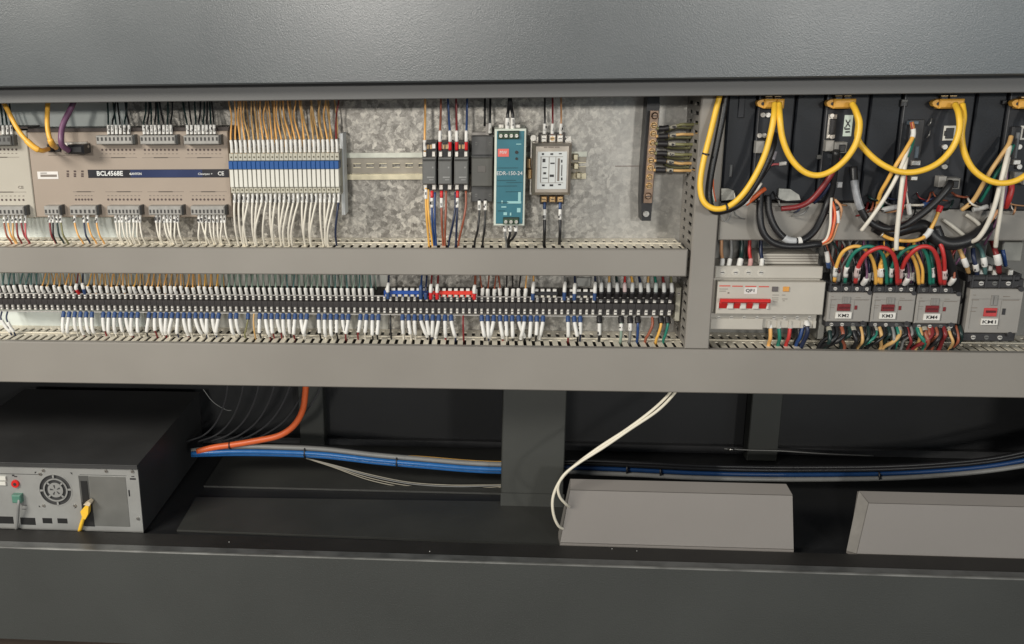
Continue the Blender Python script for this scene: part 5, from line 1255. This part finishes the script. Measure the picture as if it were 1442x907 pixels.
cab("dark red cable drooping between the first two drives", [(1181, 222, -0.014), (1172, 243, -0.014), (1158, 264, -0.012), (1142, 282, -0.008), (1124, 291, -0.006), (1100, 294, -0.002)], 0.0036, 'darkred')
cab("thin navy lead running beside the dark red drooping cable", [(1180, 232, -0.010), (1172, 252, -0.008), (1160, 272, -0.006), (1146, 286, 0.0)], 0.0022, 'navy')
cab("thick black cable with grey wrapped label sweeping up to the third drive's plug", [(1202, 235, -0.004), (1204, 262, -0.012), (1210, 288, -0.016), (1222, 310, -0.018), (1245, 322, -0.020), (1272, 318, -0.022), (1296, 303, -0.024), (1320, 282, -0.024), (1336, 263, -0.022), (1338, 257, -0.016)], 0.0046, 'black', caps=[("wrapped_label", 0.018, 0.056, 0.0049, mat("label_wrap2", (0.30, 0.31, 0.33), 0.35, var=0.25, scale=150))])
cab("bulky black sheath bundling cables above KM4", [(1232, 318, -0.004), (1252, 327, -0.006), (1274, 322, -0.006), (1300, 318, 0.0), (1316, 334, -0.004), (1334, 343, -0.008), (1356, 341, -0.010), (1378, 330, -0.008), (1398, 312, 0.0)], 0.0085, 'black')
cab("black cable coming down between KM4 and KM1", [(1318, 320, -0.004), (1328, 345, -0.006), (1338, 372, 0.0), (1345, 400, 0.008), (1349, 425, 0.02)], 0.0060, 'black')
GW = "leads hanging from the third and last drives"
cab("amber lead slanting from the third drive's red tagged terminal", [(1284, 172, -0.010), (1286, 190, -0.014), (1277, 208, -0.020), (1262, 232, -0.022), (1250, 254, -0.018), (1240, 272, -0.012), (1236, 288, -0.002)], 0.0026, 'yellow', GW, caps=[("insulated_boot", 0.0, 0.009, 0.0027, mat("boot_dull_red", c(150, 50, 46), 0.5)), ("marker_sleeve", 0.009, 0.020, 0.0032, SLEEVE)])
cab("dark green lead beside the amber one on the third drive", [(1286, 195, -0.010), (1281, 212, -0.016), (1268, 236, -0.018), (1256, 258, -0.014), (1246, 278, -0.006), (1240, 292, 0.0)], 0.0024, 'green', GW)
cab("long white lead slanting down and away from the third drive", [(1280, 205, -0.016), (1272, 228, -0.024), (1258, 258, -0.026), (1242, 285, -0.026), (1226, 308, -0.026), (1213, 325, -0.022)], 0.0025, 'white', GW)
cab("thick white cable dropping from the third drive to the looping wires", [(1276, 222, -0.02), (1273, 240, -0.026), (1269, 270, -0.030), (1266, 300, -0.032), (1263, 330, -0.032), (1262, 352, -0.030)], 0.0029, 'white', GW)
cab("thin red lead behind the thick white cable", [(1275, 240, -0.014), (1275, 265, -0.016), (1271, 290, -0.016), (1266, 315, -0.012)], 0.0018, 'red', GW)
cab("grey lead ending in a white tag near the thick white cable", [(1273, 248, -0.012), (1276, 270, -0.014), (1279, 288, -0.016), (1281, 302, -0.016)], 0.0012, 'white', GW, caps=[("marker_sleeve", 0.012, 0.020, 0.0024, mat("sleeve_pale_pink", (0.62, 0.45, 0.40), 0.5)), ("marker_sleeve", 0.036, 0.051, 0.0030, SLEEVE)])
cab("amber jumper lead with red boot lying below the third drive", [(1241, 330, -0.012), (1253, 336, -0.014), (1270, 339, -0.016), (1290, 338.5, -0.016), (1305, 331, -0.014), (1314, 316, -0.012), (1320, 302, -0.010), (1325, 290, -0.008)], 0.0024, 'yellow', GW, caps=[("marker_sleeve", 0.056, 0.069, 0.0037, SLEEVE), ("insulated_boot", 0.092, 0.107, 0.0036, BOOTRED), ("ring_lug", 0.107, 0.116, 0.0038, TIN)])
cab("white lead with blue boot lying along the foot of the third drive", [(1238, 297, 0.0), (1260, 292, -0.008), (1280, 289, -0.009), (1296, 289, -0.009), (1308, 287, -0.008), (1318, 284, -0.002)], 0.0016, 'white', GW, caps=[("marker_sleeve", 0.004, 0.023, 0.0036, mat("sleeve_grey", (0.42, 0.42, 0.41), 0.5)), ("insulated_boot", 0.054, 0.069, 0.0036, BOOTBLUE), ("ring_lug", 0.069, 0.079, 0.0034, TIN)])
cab("amber lead slanting from the last drive's terminal column", [(1424, 192, -0.010), (1420, 204, -0.016), (1408, 222, -0.018), (1395, 241, -0.018), (1383, 262, -0.014), (1370, 283, -0.008), (1354, 296, -0.002)], 0.0028, 'ochre', GW)
cab("dark green lead beside the amber one on the last drive", [(1427, 204, -0.008), (1418, 222, -0.012), (1402, 246, -0.012), (1390, 268, -0.008), (1380, 284, 0.0)], 0.0024, 'green', GW)
cab("thick white cable curving from the last drive to the blue wire over KM1", [(1422, 206, -0.016), (1416, 230, -0.030), (1408, 262, -0.034), (1400, 292, -0.034), (1390, 317, -0.030), (1378, 335, -0.024), (1368, 341, -0.014), (1365, 346, -0.004)], 0.0029, 'white', GW)
cab("second thick white cable hanging straight from the last drive", [(1420, 222, -0.012), (1415, 245, -0.028), (1411, 275, -0.030), (1408, 305, -0.028), (1404, 330, -0.022), (1402, 348, -0.012)], 0.0027, 'white', GW)
cab("red cable curving in behind the white cables at the last drive", [(1424, 255, -0.010), (1424, 268, -0.014), (1420, 282, -0.014), (1416, 292, -0.008)], 0.0036, 'red', GW)
cab("thin purple lead threading between the white cables", [(1418, 235, -0.008), (1417, 262, -0.014), (1412, 290, -0.014), (1400, 318, -0.010), (1386, 345, 0.004)], 0.0015, 'purple', GW)
cab("thin orange lead behind the first white cable of the last drive", [(1406, 296, -0.012), (1396, 310, -0.014), (1386, 321, -0.010)], 0.0022, 'tan', GW)
for k, (pts, lab) in enumerate(((((1328, 309, 0.004), (1342, 319, 0.0), (1358, 332, -0.002)), "grey-white sleeve lying slantwise under the third drive, middle of three"), (((1360, 302, 0.004), (1371, 309, 0.0), (1382, 319, -0.002)), "grey-white sleeve lying slantwise under the last drive"), (((1312, 318, 0.004), (1321, 326, 0.0), (1330, 333, -0.002)), "grey-white sleeve lying slantwise beside the bulky black sheath"))):
    cab(lab, pts, 0.0026, mat("wire_dull_white", c(186, 182, 172), 0.45), "pale sleeves lying under the drives")
q = R(1370, 290.5, 1391, 297, -0.002); t = thing("tag", "grey-white printed tag lying at the foot of the last drive", "tag", (q[0], 0, q[2]))
b = MB(); b.tube(smooth([P(1370, 295.5, -0.004), P(1380, 293.5, -0.004), P(1391, 291, -0.004)]), 0.0034, 8); b.build("tag_body", MATS["sleeve_grey"], t)
cab("orange stripped lead poking out under the first yellow loop", [(1050, 288, -0.016), (1062, 278, -0.018), (1070, 271, -0.018), (1077, 266, -0.014)], 0.0030, 'cable_orange', GW)
cab("white stripped lead poking out under the first yellow loop", [(1041, 290, -0.016), (1052, 284, -0.018), (1062, 274, -0.016), (1072, 258, -0.010)], 0.0018, 'white', GW, caps=[("insulated_boot", 0.0, 0.013, 0.0028, SLEEVE)])
o = cab("thin grey lead with a forked white tip below the twin yellow plugs", [(1064, 262, -0.012), (1074, 246, -0.014), (1085, 233, -0.016), (1098, 231, -0.018), (1107, 230, -0.018)], 0.0015, 'pink', GW, caps=[("insulated_boot", 0.042, 0.054, 0.0026, SLEEVE)])
cab("dark lead with pale tip rising below the twin yellow plugs", [(1060, 268, -0.010), (1075, 247, -0.014), (1087, 228, -0.016), (1092, 213, -0.016)], 0.0022, 'black', GW, caps=[("insulated_boot", 0.046, 0.060, 0.0026, mat("boot_pale", (0.45, 0.42, 0.46), 0.5))])
for k, cn in enumerate(('green', 'white', 'cable_orange')):
    cab(f"thin {['green', 'white', 'orange'][k]} lead standing inside the first yellow loop", [(1000 + 2.2 * k, 252, 0.0), (1001 + 2 * k, 268, -0.004), (1004 + 2 * k, 284, -0.006)], 0.0009, cn, "thin leads inside the first yellow loop")
cab("thin grey lead dangling in a small bow under the first drive", [(1014, 300, 0.004), (1018, 309, 0.002), (1024, 312, 0.002), (1029, 304, 0.002), (1032, 292, 0.004)], 0.0008, 'grey', GW)
wire("short black wire with blue boot beside the orange stripped end", [P(1161, 346, 0.0), P(1164, 356, -0.002), P(1166, 368, 0.0), P(1168, 384, 0.012)], 0.0018, 'black', GW, caps=[("marker_sleeve", 0.008, 0.023, 0.0030, SLEEVE), ("insulated_boot", 0.023, 0.034, 0.0030, BOOTBLUE)])
# ------------------------------------------------------------------ lower compartment: computer
YPC = 0.012
zb_ = ZF + 0.002
xl, xr_ = P(-95, 700, YPC).x, P(197.5, 700, YPC).x
ztop = P(100, 652, YPC).z
t = thing("computer", "black flat computer case lying on its side with a grey rear panel", "computer", ((xl + xr_) / 2, 0.15, zb_))
PCBLK = mat("pc_black", (0.042, 0.042, 0.042), 0.5, var=0.15, scale=10, bump=0.12, bscale=500)
b = MB(); b.box(xl, xr_, YPC + 0.002, 0.34, zb_, ztop - 0.0012); b.build("case", PCBLK, t)
b = MB(); b.box(xl - 0.0008, xr_ + 0.0008, YPC - 0.004, 0.342, ztop - 0.0012, ztop, ch=0.0006); b.box(xl - 0.0008, xr_ + 0.0008, YPC - 0.004, YPC - 0.002, ztop - 0.0065, ztop - 0.0012); b.build("lid", PCBLK, t)
zpt = P(100, 658.5, YPC).z
px_ = lambda q_: P(q_, 700, YPC).x
pz_ = lambda q_: P(100, q_, YPC).z
fcx, fcz, hr = px_(79.5), pz_(690.5), 0.0265
b = MB()
sq = 0.030
zbp = zb_ + 0.001
b.box(xl, fcx - sq, YPC - 0.0005, YPC + 0.002, zbp, zpt - 0.0007); b.box(fcx + sq, xr_, YPC - 0.0005, YPC + 0.002, zbp, zpt - 0.0007)
b.box(fcx - sq, fcx + sq, YPC - 0.0005, YPC + 0.002, zbp, fcz - sq); 
if zpt - 0.0007 > fcz + sq: b.box(fcx - sq, fcx + sq, YPC - 0.0005, YPC + 0.002, fcz + sq, zpt - 0.0007)
N_ = 48
vv = []; ff = []
for i in range(N_):
    a_ = 2 * math.pi * (i + 0.5) / N_; ca, sa = math.cos(a_), math.sin(a_); k_ = min(1 / max(abs(ca), 1e-6), 1 / max(abs(sa), 1e-6))
    top = min(sq, zpt - 0.0007 - fcz)
    vv += [(fcx + hr * ca, YPC - 0.0005, fcz + hr * sa), (fcx + sq * k_ * ca, YPC - 0.0005, fcz + min(sq * k_ * sa, top))]
for i in range(N_):
    j = (i + 1) % N_; ff.append((2 * i, 2 * i + 1, 2 * j + 1, 2 * j))
b.add(vv, ff)
b.build("rear_plate", PCPL, t)
b = MB()
b.arc(fcx, fcz, 0.0172, 0.0194, 0, 2 * math.pi, YPC - 0.001, YPC + 0.0004, 40)
b.arc(fcx, fcz, 0.0254, 0.0272, 0, 2 * math.pi, YPC - 0.001, YPC + 0.0004, 40)
b.cyl((fcx, YPC - 0.001, fcz), (fcx, YPC + 0.0004, fcz), 0.0122, 24)
for k in range(4):
    a_ = math.pi / 4 + k * math.pi / 2
    a2_ = k * math.pi / 2 + 0.06
    for r0, r1, an in ((0.0118, 0.0178, a_), (0.0190, 0.0258, a2_)):
        b.arc(fcx, fcz, r0, r1, an - 0.0016 / r1, an + 0.0016 / r1, YPC - 0.001, YPC + 0.0004, 2)
og = b.build("fan_guard", PCPL, t)
b = MB()
for k in range(5): 
    a_ = k * 2 * math.pi / 5 + 0.3; b.arc(fcx, fcz, 0.003, 0.0085, a_, a_ + 0.35, YPC - 0.0013, YPC - 0.0007, 4)
b.build("hub_slot", mat("slot_dark", (0.05, 0.05, 0.05), 0.6), og)
b = MB(); b.cyl((fcx, YPC + 0.004, fcz), (fcx, YPC + 0.006, fcz), 0.029, 24); b.build("fan_shroud", mat("fan_black", (0.006, 0.006, 0.006), 0.7), t)
for px, py in ((60.5, 663), (61, 712.5), (105, 712.5), (149, 664), (186, 664.5), (194, 731), (56, 668)):
    b = MB(); p = P(px, py, YPC - 0.0022); b.cyl(p, (p.x, p.y + 0.002, p.z), 0.0024, 10, 0, 0.003); b.box(p.x - 0.0016, p.x + 0.0016, p.y - 0.0003, p.y + 0.0001, p.z - 0.0004, p.z + 0.0004, 1); b.build("screw", [STEEL, INK], t)
def pbox(name, px0, py0, px1, py1, m, pop=0.001, ch=0.0003, lab=None):
    q = R(px0, py0, px1, py1, YPC - 0.0005); b = MB(); b.rbox(q, YPC - 0.0005 - pop, YPC + 0.0005, 0, ch); o = b.build(name, m, t)
    if lab: o["label"] = lab
    return o
PCD = mat("slot_black", (0.012, 0.012, 0.012), 0.6)
pbox("power_recess", 114, 670, 128, 741, mat("recess_grey", (0.09, 0.09, 0.085), 0.5), 0.0004)
pbox("power_inlet", 115.2, 677, 124.5, 707, PCD, 0.0012)
pbox("power_inlet", 117, 707, 132, 741, PCD, 0.001)
pbox("blank_plate", 128.5, 671, 180, 741, mat("blank_plate", (0.235, 0.235, 0.22), 0.35, 0.5, var=0.15, scale=14), 0.0006)
pbox("edge_notch", 181, 690, 183, 699, PCD, 0.0005)
pbox("top_seam", 0, 667.3, 60, 668.1, PCD, 0.0003); pbox("top_seam", 112, 669, 178, 669.6, PCD, 0.0003)
prints(t, YPC - 0.0008, [(183, 191, 674.5, 2.2), (185, 189, 671, 1)], INK)
for p0, p1, p2, p3 in ((-20, 727, 19, 737), (29, 729, 50, 739), (60, 729.5, 73.5, 737), (81, 730, 95, 737)): pbox("slot_opening", p0, p1, p2, p3, PCD, 0.0005)
pbox("video_port", -12, 670, 9, 675.5, WHITE, 0.003); pbox("video_port", -12, 677.5, 9, 682.5, WHITE, 0.003)
b = MB(); p = P(22.5, 680.5, YPC); b.cyl((p.x, YPC - 0.004, p.z), (p.x, YPC, p.z), 0.0060, 16, 0, 0.0064); b.cyl((p.x, YPC - 0.0046, p.z), (p.x, YPC - 0.0038, p.z), 0.0026, 10, 1); o = b.build("round_socket", [mat("socket_red", c(206, 40, 36), 0.4, var=0.1), INK], t)
prints(t, YPC - 0.0008, [(17, 20, 669.5, 2), (20, 24, 671, 1.4), (31, 38, 711.5, 0.6), (31, 37, 717, 0.6)], INK)
pbox("audio_jack", 20.5, 694, 33, 705, mat("jack_green", c(84, 128, 112), 0.45, var=0.1), 0.010, 0.0015)
o = wire("grey twin audio lead hanging from the green jack of the computer", [P(27, 703, YPC - 0.008), P(26, 712, YPC - 0.012), P(25, 728, YPC - 0.008), P(23, 746, YPC - 0.004), P(21, 760, YPC + 0.004)], 0.0024, 'grey', None, "cable", "cable", n=8)
o = cablepx("yellow moulded power connector pulled out below the computer's fan", [(127, 706, YPC - 0.006), (122, 716, YPC - 0.010), (118, 728, YPC - 0.008), (113, 744, YPC - 0.004), (110, 760, YPC + 0.004)], 0.0030, 'cable_yellow', None, marks=False)
b = MB(); b.prism([(P(x, y, YPC - 0.010).x, P(x, y, YPC - 0.010).z) for x, y in ((114.5, 719), (117.5, 729), (121.5, 730), (125.5, 722), (126, 711), (123, 709), (118.5, 714))], YPC - 0.014, YPC - 0.004); b.build("connector_body", MATS["wire_cable_yellow"], o)
b = MB(); b.prism([(P(x, y, YPC - 0.011).x, P(x, y, YPC - 0.011).z) for x, y in ((119, 709), (127.5, 711), (129.5, 707), (126, 704.5))], YPC - 0.016, YPC - 0.004); b.build("connector_tip", mat("tip_cream", (0.6, 0.50, 0.36), 0.5), o)
# ------------------------------------------------------------------ lower compartment: two sloped boxes
def solid(name, pts, m, parent):
    """six-sided block from eight corners: front 4 then back 4 (both lower start, anticlockwise)"""
    b = MB(); b.add(pts, [(0, 1, 2, 3), (7, 6, 5, 4), (0, 4, 5, 1), (1, 5, 6, 2), (2, 6, 7, 3), (3, 7, 4, 0)]); return b.build(name, m, parent)
def sloped_box(bl, br, cl, cr, tl, tr, el, label):
    """pixel corners: bottom, crease and top-back edge of the front; el = foot of the slanting end face"""
    Yb_, Yc_, Yt_ = 0.004, 0.020, 0.036
    B0, B1 = P(*bl, Yb_), P(*br, Yb_); C0, C1 = P(*cl, Yc_), P(*cr, Yc_); T0, T1 = P(*tl, Yt_), P(*tr, Yt_)
    for a_, b_ in ((B0, B1), (C0, C1), (T0, T1)): a_.z = b_.z = (a_.z + b_.z) / 2
    if el is None: E0 = B0 + Vector((-0.0008, 0.030, 0))
    else:
        nrm = (C0 - B0).cross(T0 - B0); o_ = conv(CAMC); d_ = P(*el, 0.5) - o_
        E0 = o_ + d_ * ((B0 - o_).dot(nrm) / d_.dot(nrm))
    t = thing("sloped_box", label, "box", ((B0.x + B1.x) / 2, 0.03, ZF), "grey sloped boxes in the lower compartment")
    e = 0.0006
    U = Vector
    def dn(v): return U((v.x, v.y, ZF + 0.001))
    fb = U((0, 0.0025, 0))
    solid("front_panel", [B0, B1, C1 - U((0, 0, e)), C0 - U((0, 0, e)), B0 + fb, B1 + fb, C1 + fb - U((0, 0, e)), C0 + fb - U((0, 0, e))], BOXM, t)
    solid("foot", [dn(B0) + U((0, -.001, 0)), dn(B1) + U((0, -.001, 0)), B1 + U((0, -.001, -e)), B0 + U((0, -.001, -e)), dn(E0), dn(B1) + U((0, .05, 0)), U((B1.x, B1.y + .05, B0.z - e)), E0 - U((0, 0, e))], BOXM, t)
    solid("top_flap", [C0 + U((0, -0.0004, e)), C1 + U((0, -0.0004, e)), T1, T0, C0 + U((0.001, 0.004, e - 0.003)), C1 + U((-0.001, 0.004, e - 0.003)), T1 + U((-0.001, 0.001, -0.003)), T0 + U((0.001, 0.001, -0.003))], BOXM, t)
    ins = U((0.0012, 0, 0))
    solid("body", [B0 + fb * 1.3 + ins, B1 + fb * 1.3 - ins, C1 + fb * 1.3 - ins - U((0, 0, .002)), C0 + fb * 1.3 + ins - U((0, 0, .002)), B0 + U((0.006, .045, 0)), B1 + U((-0.002, .05, 0)), T1 + U((-0.002, 0.012, -0.006)), T0 + U((0.002, 0.012, -0.006))], BOXM, t)
    s_ = U((-0.0006, 0.0004, 0))
    solid("end_face", [E0, B0 + s_, C0 + s_, T0 + s_, E0 + U((0.003, 0.002, 0)), B0 + U((0.0010, 0.003, 0)), C0 + U((0.0010, 0.003, -.001)), T0 + U((0.003, 0.002, -.002))], mat("box_end", (0.225, 0.21, 0.19), 0.5), t)
    return t
sloped_box((789, 763), (1117.5, 774), (803, 690.5), (1116, 697), (803.5, 673.5), (1107, 682.5), None, "grey box with sloped front and thin black lid line, white cables entering its side")
sloped_box((1207, 778), (1560, 792), (1223.5, 708), (1556, 717), (1210.5, 690), (1545, 701), (1192, 775.5), "grey box with sloped front cut off at the edge, its end face showing")
# white pair of cables feeding the first box
GC = "pair of white cables feeding the sloped box"
cablepx("white cable of the pair ending higher on the sloped box's side", [(962, 535, 0.03), (948, 556, 0.02), (925, 579, 0.008), (888, 604, 0.0), (850, 630, -0.004), (815, 652, -0.006), (795, 668, -0.006), (786, 684, -0.006), (788, 699, -0.004), (797, 710, 0.004), (802, 714, 0.018)], 0.0021, mat("wire_cable_white", c(232, 224, 205), 0.4, var=0.04), GC, marks=False)
cablepx("white cable of the pair swinging lower before entering the sloped box", [(955, 535, 0.032), (941, 556, 0.022), (918, 578, 0.010), (882, 605, 0.002), (845, 629, -0.002), (810, 655, -0.004), (790, 675, -0.006), (779, 699, -0.006), (779, 722, -0.004), (786, 740, 0.002), (796, 746, 0.014)], 0.0021, MATS["wire_cable_white"], GC, marks=False)
for k, (px, py, Y, r_, lab) in enumerate(((605, 769, -0.030, 0.0008, "pale crumb lying on the ledge nearest the worn panel edge"), (862, 767, -0.006, 0.0007, "pale crumb lying on the ledge before the first sloped box"), (897, 771, -0.010, 0.0006, "smallest pale crumb on the ledge before the first sloped box"), (322, 757, -0.020, 0.0007, "pale crumb lying on the ledge beside the computer"))):
    p = P(px, py, Y); p.z = zt - 0.0022
    b = MB(); b.cyl(p, p + Vector((0.0004, 0.0003, r_ * 1.2)), r_, 6, 0, r_ * 0.4); b.build("crumb", SLEEVE, None, p, lab, "crumb")
# ------------------------------------------------------------------ lower compartment: cable bundle
GBD = "cables of the blue bundle along the compartment"
def floorcable(label, pts, r, m, g=GBD): return cablepx(label, pts, r, m, g, marks=False)
floorcable("orange cable curving down to lie on the blue bundle", [(431, 528, 0.20), (430, 552, 0.20), (426, 578, 0.20), (414, 599, 0.20), (394, 613, 0.20), (365, 620, 0.20), (330, 626, 0.20), (302, 630, 0.20), (278, 636, 0.20)], 0.0054, 'cable_orange')
for k, (dy, dY, m, r, lab) in enumerate(((6.0, 0.0, 'cable_blue', 0.0042, "blue cable, lowest of the tied bundle"), (3.0, -0.006, 'cable_blue', 0.0040, "blue cable lying in front in the tied bundle"), (1.0, 0.006, 'cable_blue', 0.0040, "blue cable tucked at the back of the tied bundle"), (-4.0, 0.0, 'grey', 0.0044, "grey cable on top of the tied bundle"), (-1.5, 0.008, 'grey', 0.0040, "grey cable wedged between blue and grey ones"), (-7.0, 0.010, 'black', 0.0036, "black cable running along the back of the tied bundle"))):
    Yc = 0.205 + dY
    floorcable(lab + ", this side of the wide post", [(270, 637 + dy * 0.6, Yc), (330, 633 + dy, Yc), (400, 634 + dy, Yc), (460, 637 + dy, Yc), (530, 645 + dy, Yc), (600, 651 + dy, Yc), (660, 656 + dy, Yc), (712, 658 + dy, Yc), (760, 656 + dy, Yc)], r, m)
floorcable("thin cream cable peeling off above the tied bundle", [(500, 638, 0.22), (540, 640, 0.215), (600, 644, 0.212), (660, 649, 0.21), (712, 651, 0.21), (760, 650, 0.21)], 0.0018, 'yellow')
for k, (m, d) in enumerate((('white', 0), ('tan', 3), ('grey', -3), ('white', -5))):
    floorcable(["thin white lead sagging below the tied bundle, top of four", "thin tan lead sagging below the tied bundle, lowest of four", "thin grey lead sagging below the tied bundle", "thin white lead at the back of the sagging four"][k], [(430, 645, 0.21), (470, 657 + d * 0.4, 0.208), (520, 673 + d, 0.205), (575, 684 + d, 0.205), (630, 688 + d, 0.205), (680, 687 + d * 0.8, 0.205), (735, 682, 0.21)], 0.0009, mat("wire_thin_white", c(150, 144, 130), 0.45) if m != 'grey' else 'grey', "thin leads sagging below the bundle")
def bigtie(label, px, py, r=0.0105): tie(label, px, py, 0.205, r, 0.0, "black ties round the bundles")
bigtie("black tie round the bundle near the slim dark post", 430, 637); bigtie("black tie round the bundle halfway to the wide post", 559, 650)
tie("black tie holding the orange cable onto the bundle", 324, 627.5, 0.20, 0.0066, 0.15, "black ties round the bundles")
GR = "dark cables continuing behind the boxes"
for k, (dy, dY, m, r, lab) in enumerate(((0, 0, 'cable_blue', 0.0042, "blue cable passing behind the boxes, front one"), (-3, 0.008, 'cable_blue', 0.0036, "blue cable passing behind the boxes, back one"), (7, -0.004, 'grey', 0.0040, "grey cable lowest behind the boxes"), (-6, -0.004, 'black', 0.0032, "black cable over the blue ones behind the boxes"), (-10, 0.0, 'black', 0.0036, "black cable topmost behind the boxes"))):
    Yc = 0.215 + dY
    floorcable(lab, [(770, 657 + dy * 0.7, Yc), (830, 659 + dy, Yc), (900, 662 + dy, Yc), (980, 666 + dy, Yc), (1080, 668 + dy, Yc), (1160, 668 + dy, Yc), (1240, 667 + dy, Yc), (1320, 663 + dy, Yc), (1400, 655 + dy, Yc), (1480, 640 + dy * 1.2, Yc), (1560, 620 + dy, Yc)], r, mat("wire_deep_blue", c(22, 58, 104), 0.4) if m == 'cable_blue' else m, GR)
tie("black tie round the far bundle close above the first sloped box", 882, 660, 0.215, 0.0095, 0.0, "black ties round the bundles")
tie("second black tie round the far bundle above the first sloped box", 929, 664, 0.215, 0.0090, 0.0, "black ties round the bundles")
tie("black tie round the far bundle above the second sloped box", 1236, 670, 0.215, 0.0090, 0.0, "black ties round the bundles")
floorcable("thin pale lead lying along the rear sill behind the slim post", [(1020, 632, 0.34), (1060, 634, 0.34), (1100, 635, 0.34), (1160, 639, 0.34), (1230, 642, 0.34)], 0.0011, 'grey', GR)
b = MB(); b.cyl(P(1026, 633, 0.335), P(1034, 633, 0.335), 0.002, 8); b.build("end_ferrule", STEEL, None, P(1026, 633, 0.335), "tiny bright ferrule lying beside the slim post by the white box", "ferrule")
for k in range(7):
    x = 292 + k * 17
    floorcable(f"thin black lead drooping above the orange cable, {nth(k + 1)} from the computer", [(x + 30 + 6 * k, 522, 0.22), (x + 26 + 4 * k, 560, 0.225), (x + 14 + 2 * k, 592, 0.23), (x - 4, 612, 0.24), (x - 30, 622, 0.25)], 0.0016, mat('wire_greyed_black', c(66, 66, 68), 0.4), "thin black leads drooping in the dark corner")  # black leads coloured grey to stay visible
floorcable("thin pale lead dipping in the dark behind the computer", [(286, 548, 0.25), (300, 566, 0.25), (318, 577, 0.25), (326, 578, 0.25)], 0.0007, 'grey', "thin black leads drooping in the dark corner")
random.seed(5)
for k in range(34):
    px = random.uniform(1030, 1430); py = random.uniform(268, 292); cn = random.choice(['darkred', 'black', 'white', 'grey', 'black', 'brown', 'darkgreen', 'navy', 'tan', 'black'])
    d = random.uniform(-26, 26); e_ = random.uniform(14, 40)
    if 1195 < px < 1215: continue
    swire([P(px, py, YD - 0.002), P(px + d * 0.3, py + e_ * 0.3, -0.010), P(px + d * 0.8, py + e_ * 0.45, -0.006), P(px + d * 1.3, py + e_ * 0.5, 0.004)], random.uniform(0.0007, 0.0016), cn)
for k in range(26):
    px = random.uniform(1168, 1350); cn = random.choice(['darkred', 'black', 'grey', 'brown', 'darkgreen', 'navy', 'black', 'purple'])
    swire([P(px, 398, 0.012), P(px + random.uniform(-5, 5), 375, 0.006), P(px + random.uniform(-14, 14), 352, 0.004), P(px + random.uniform(-20, 20), 326, 0.034)], random.uniform(0.001, 0.0017), cn, (0.004, 0.016, 0.0022) if k % 3 == 0 else None)
STF.build("background_wiring", STFM, None, None, "tangle of thin wires tucked behind the separate wires of every row", "wiring", None, "stuff")
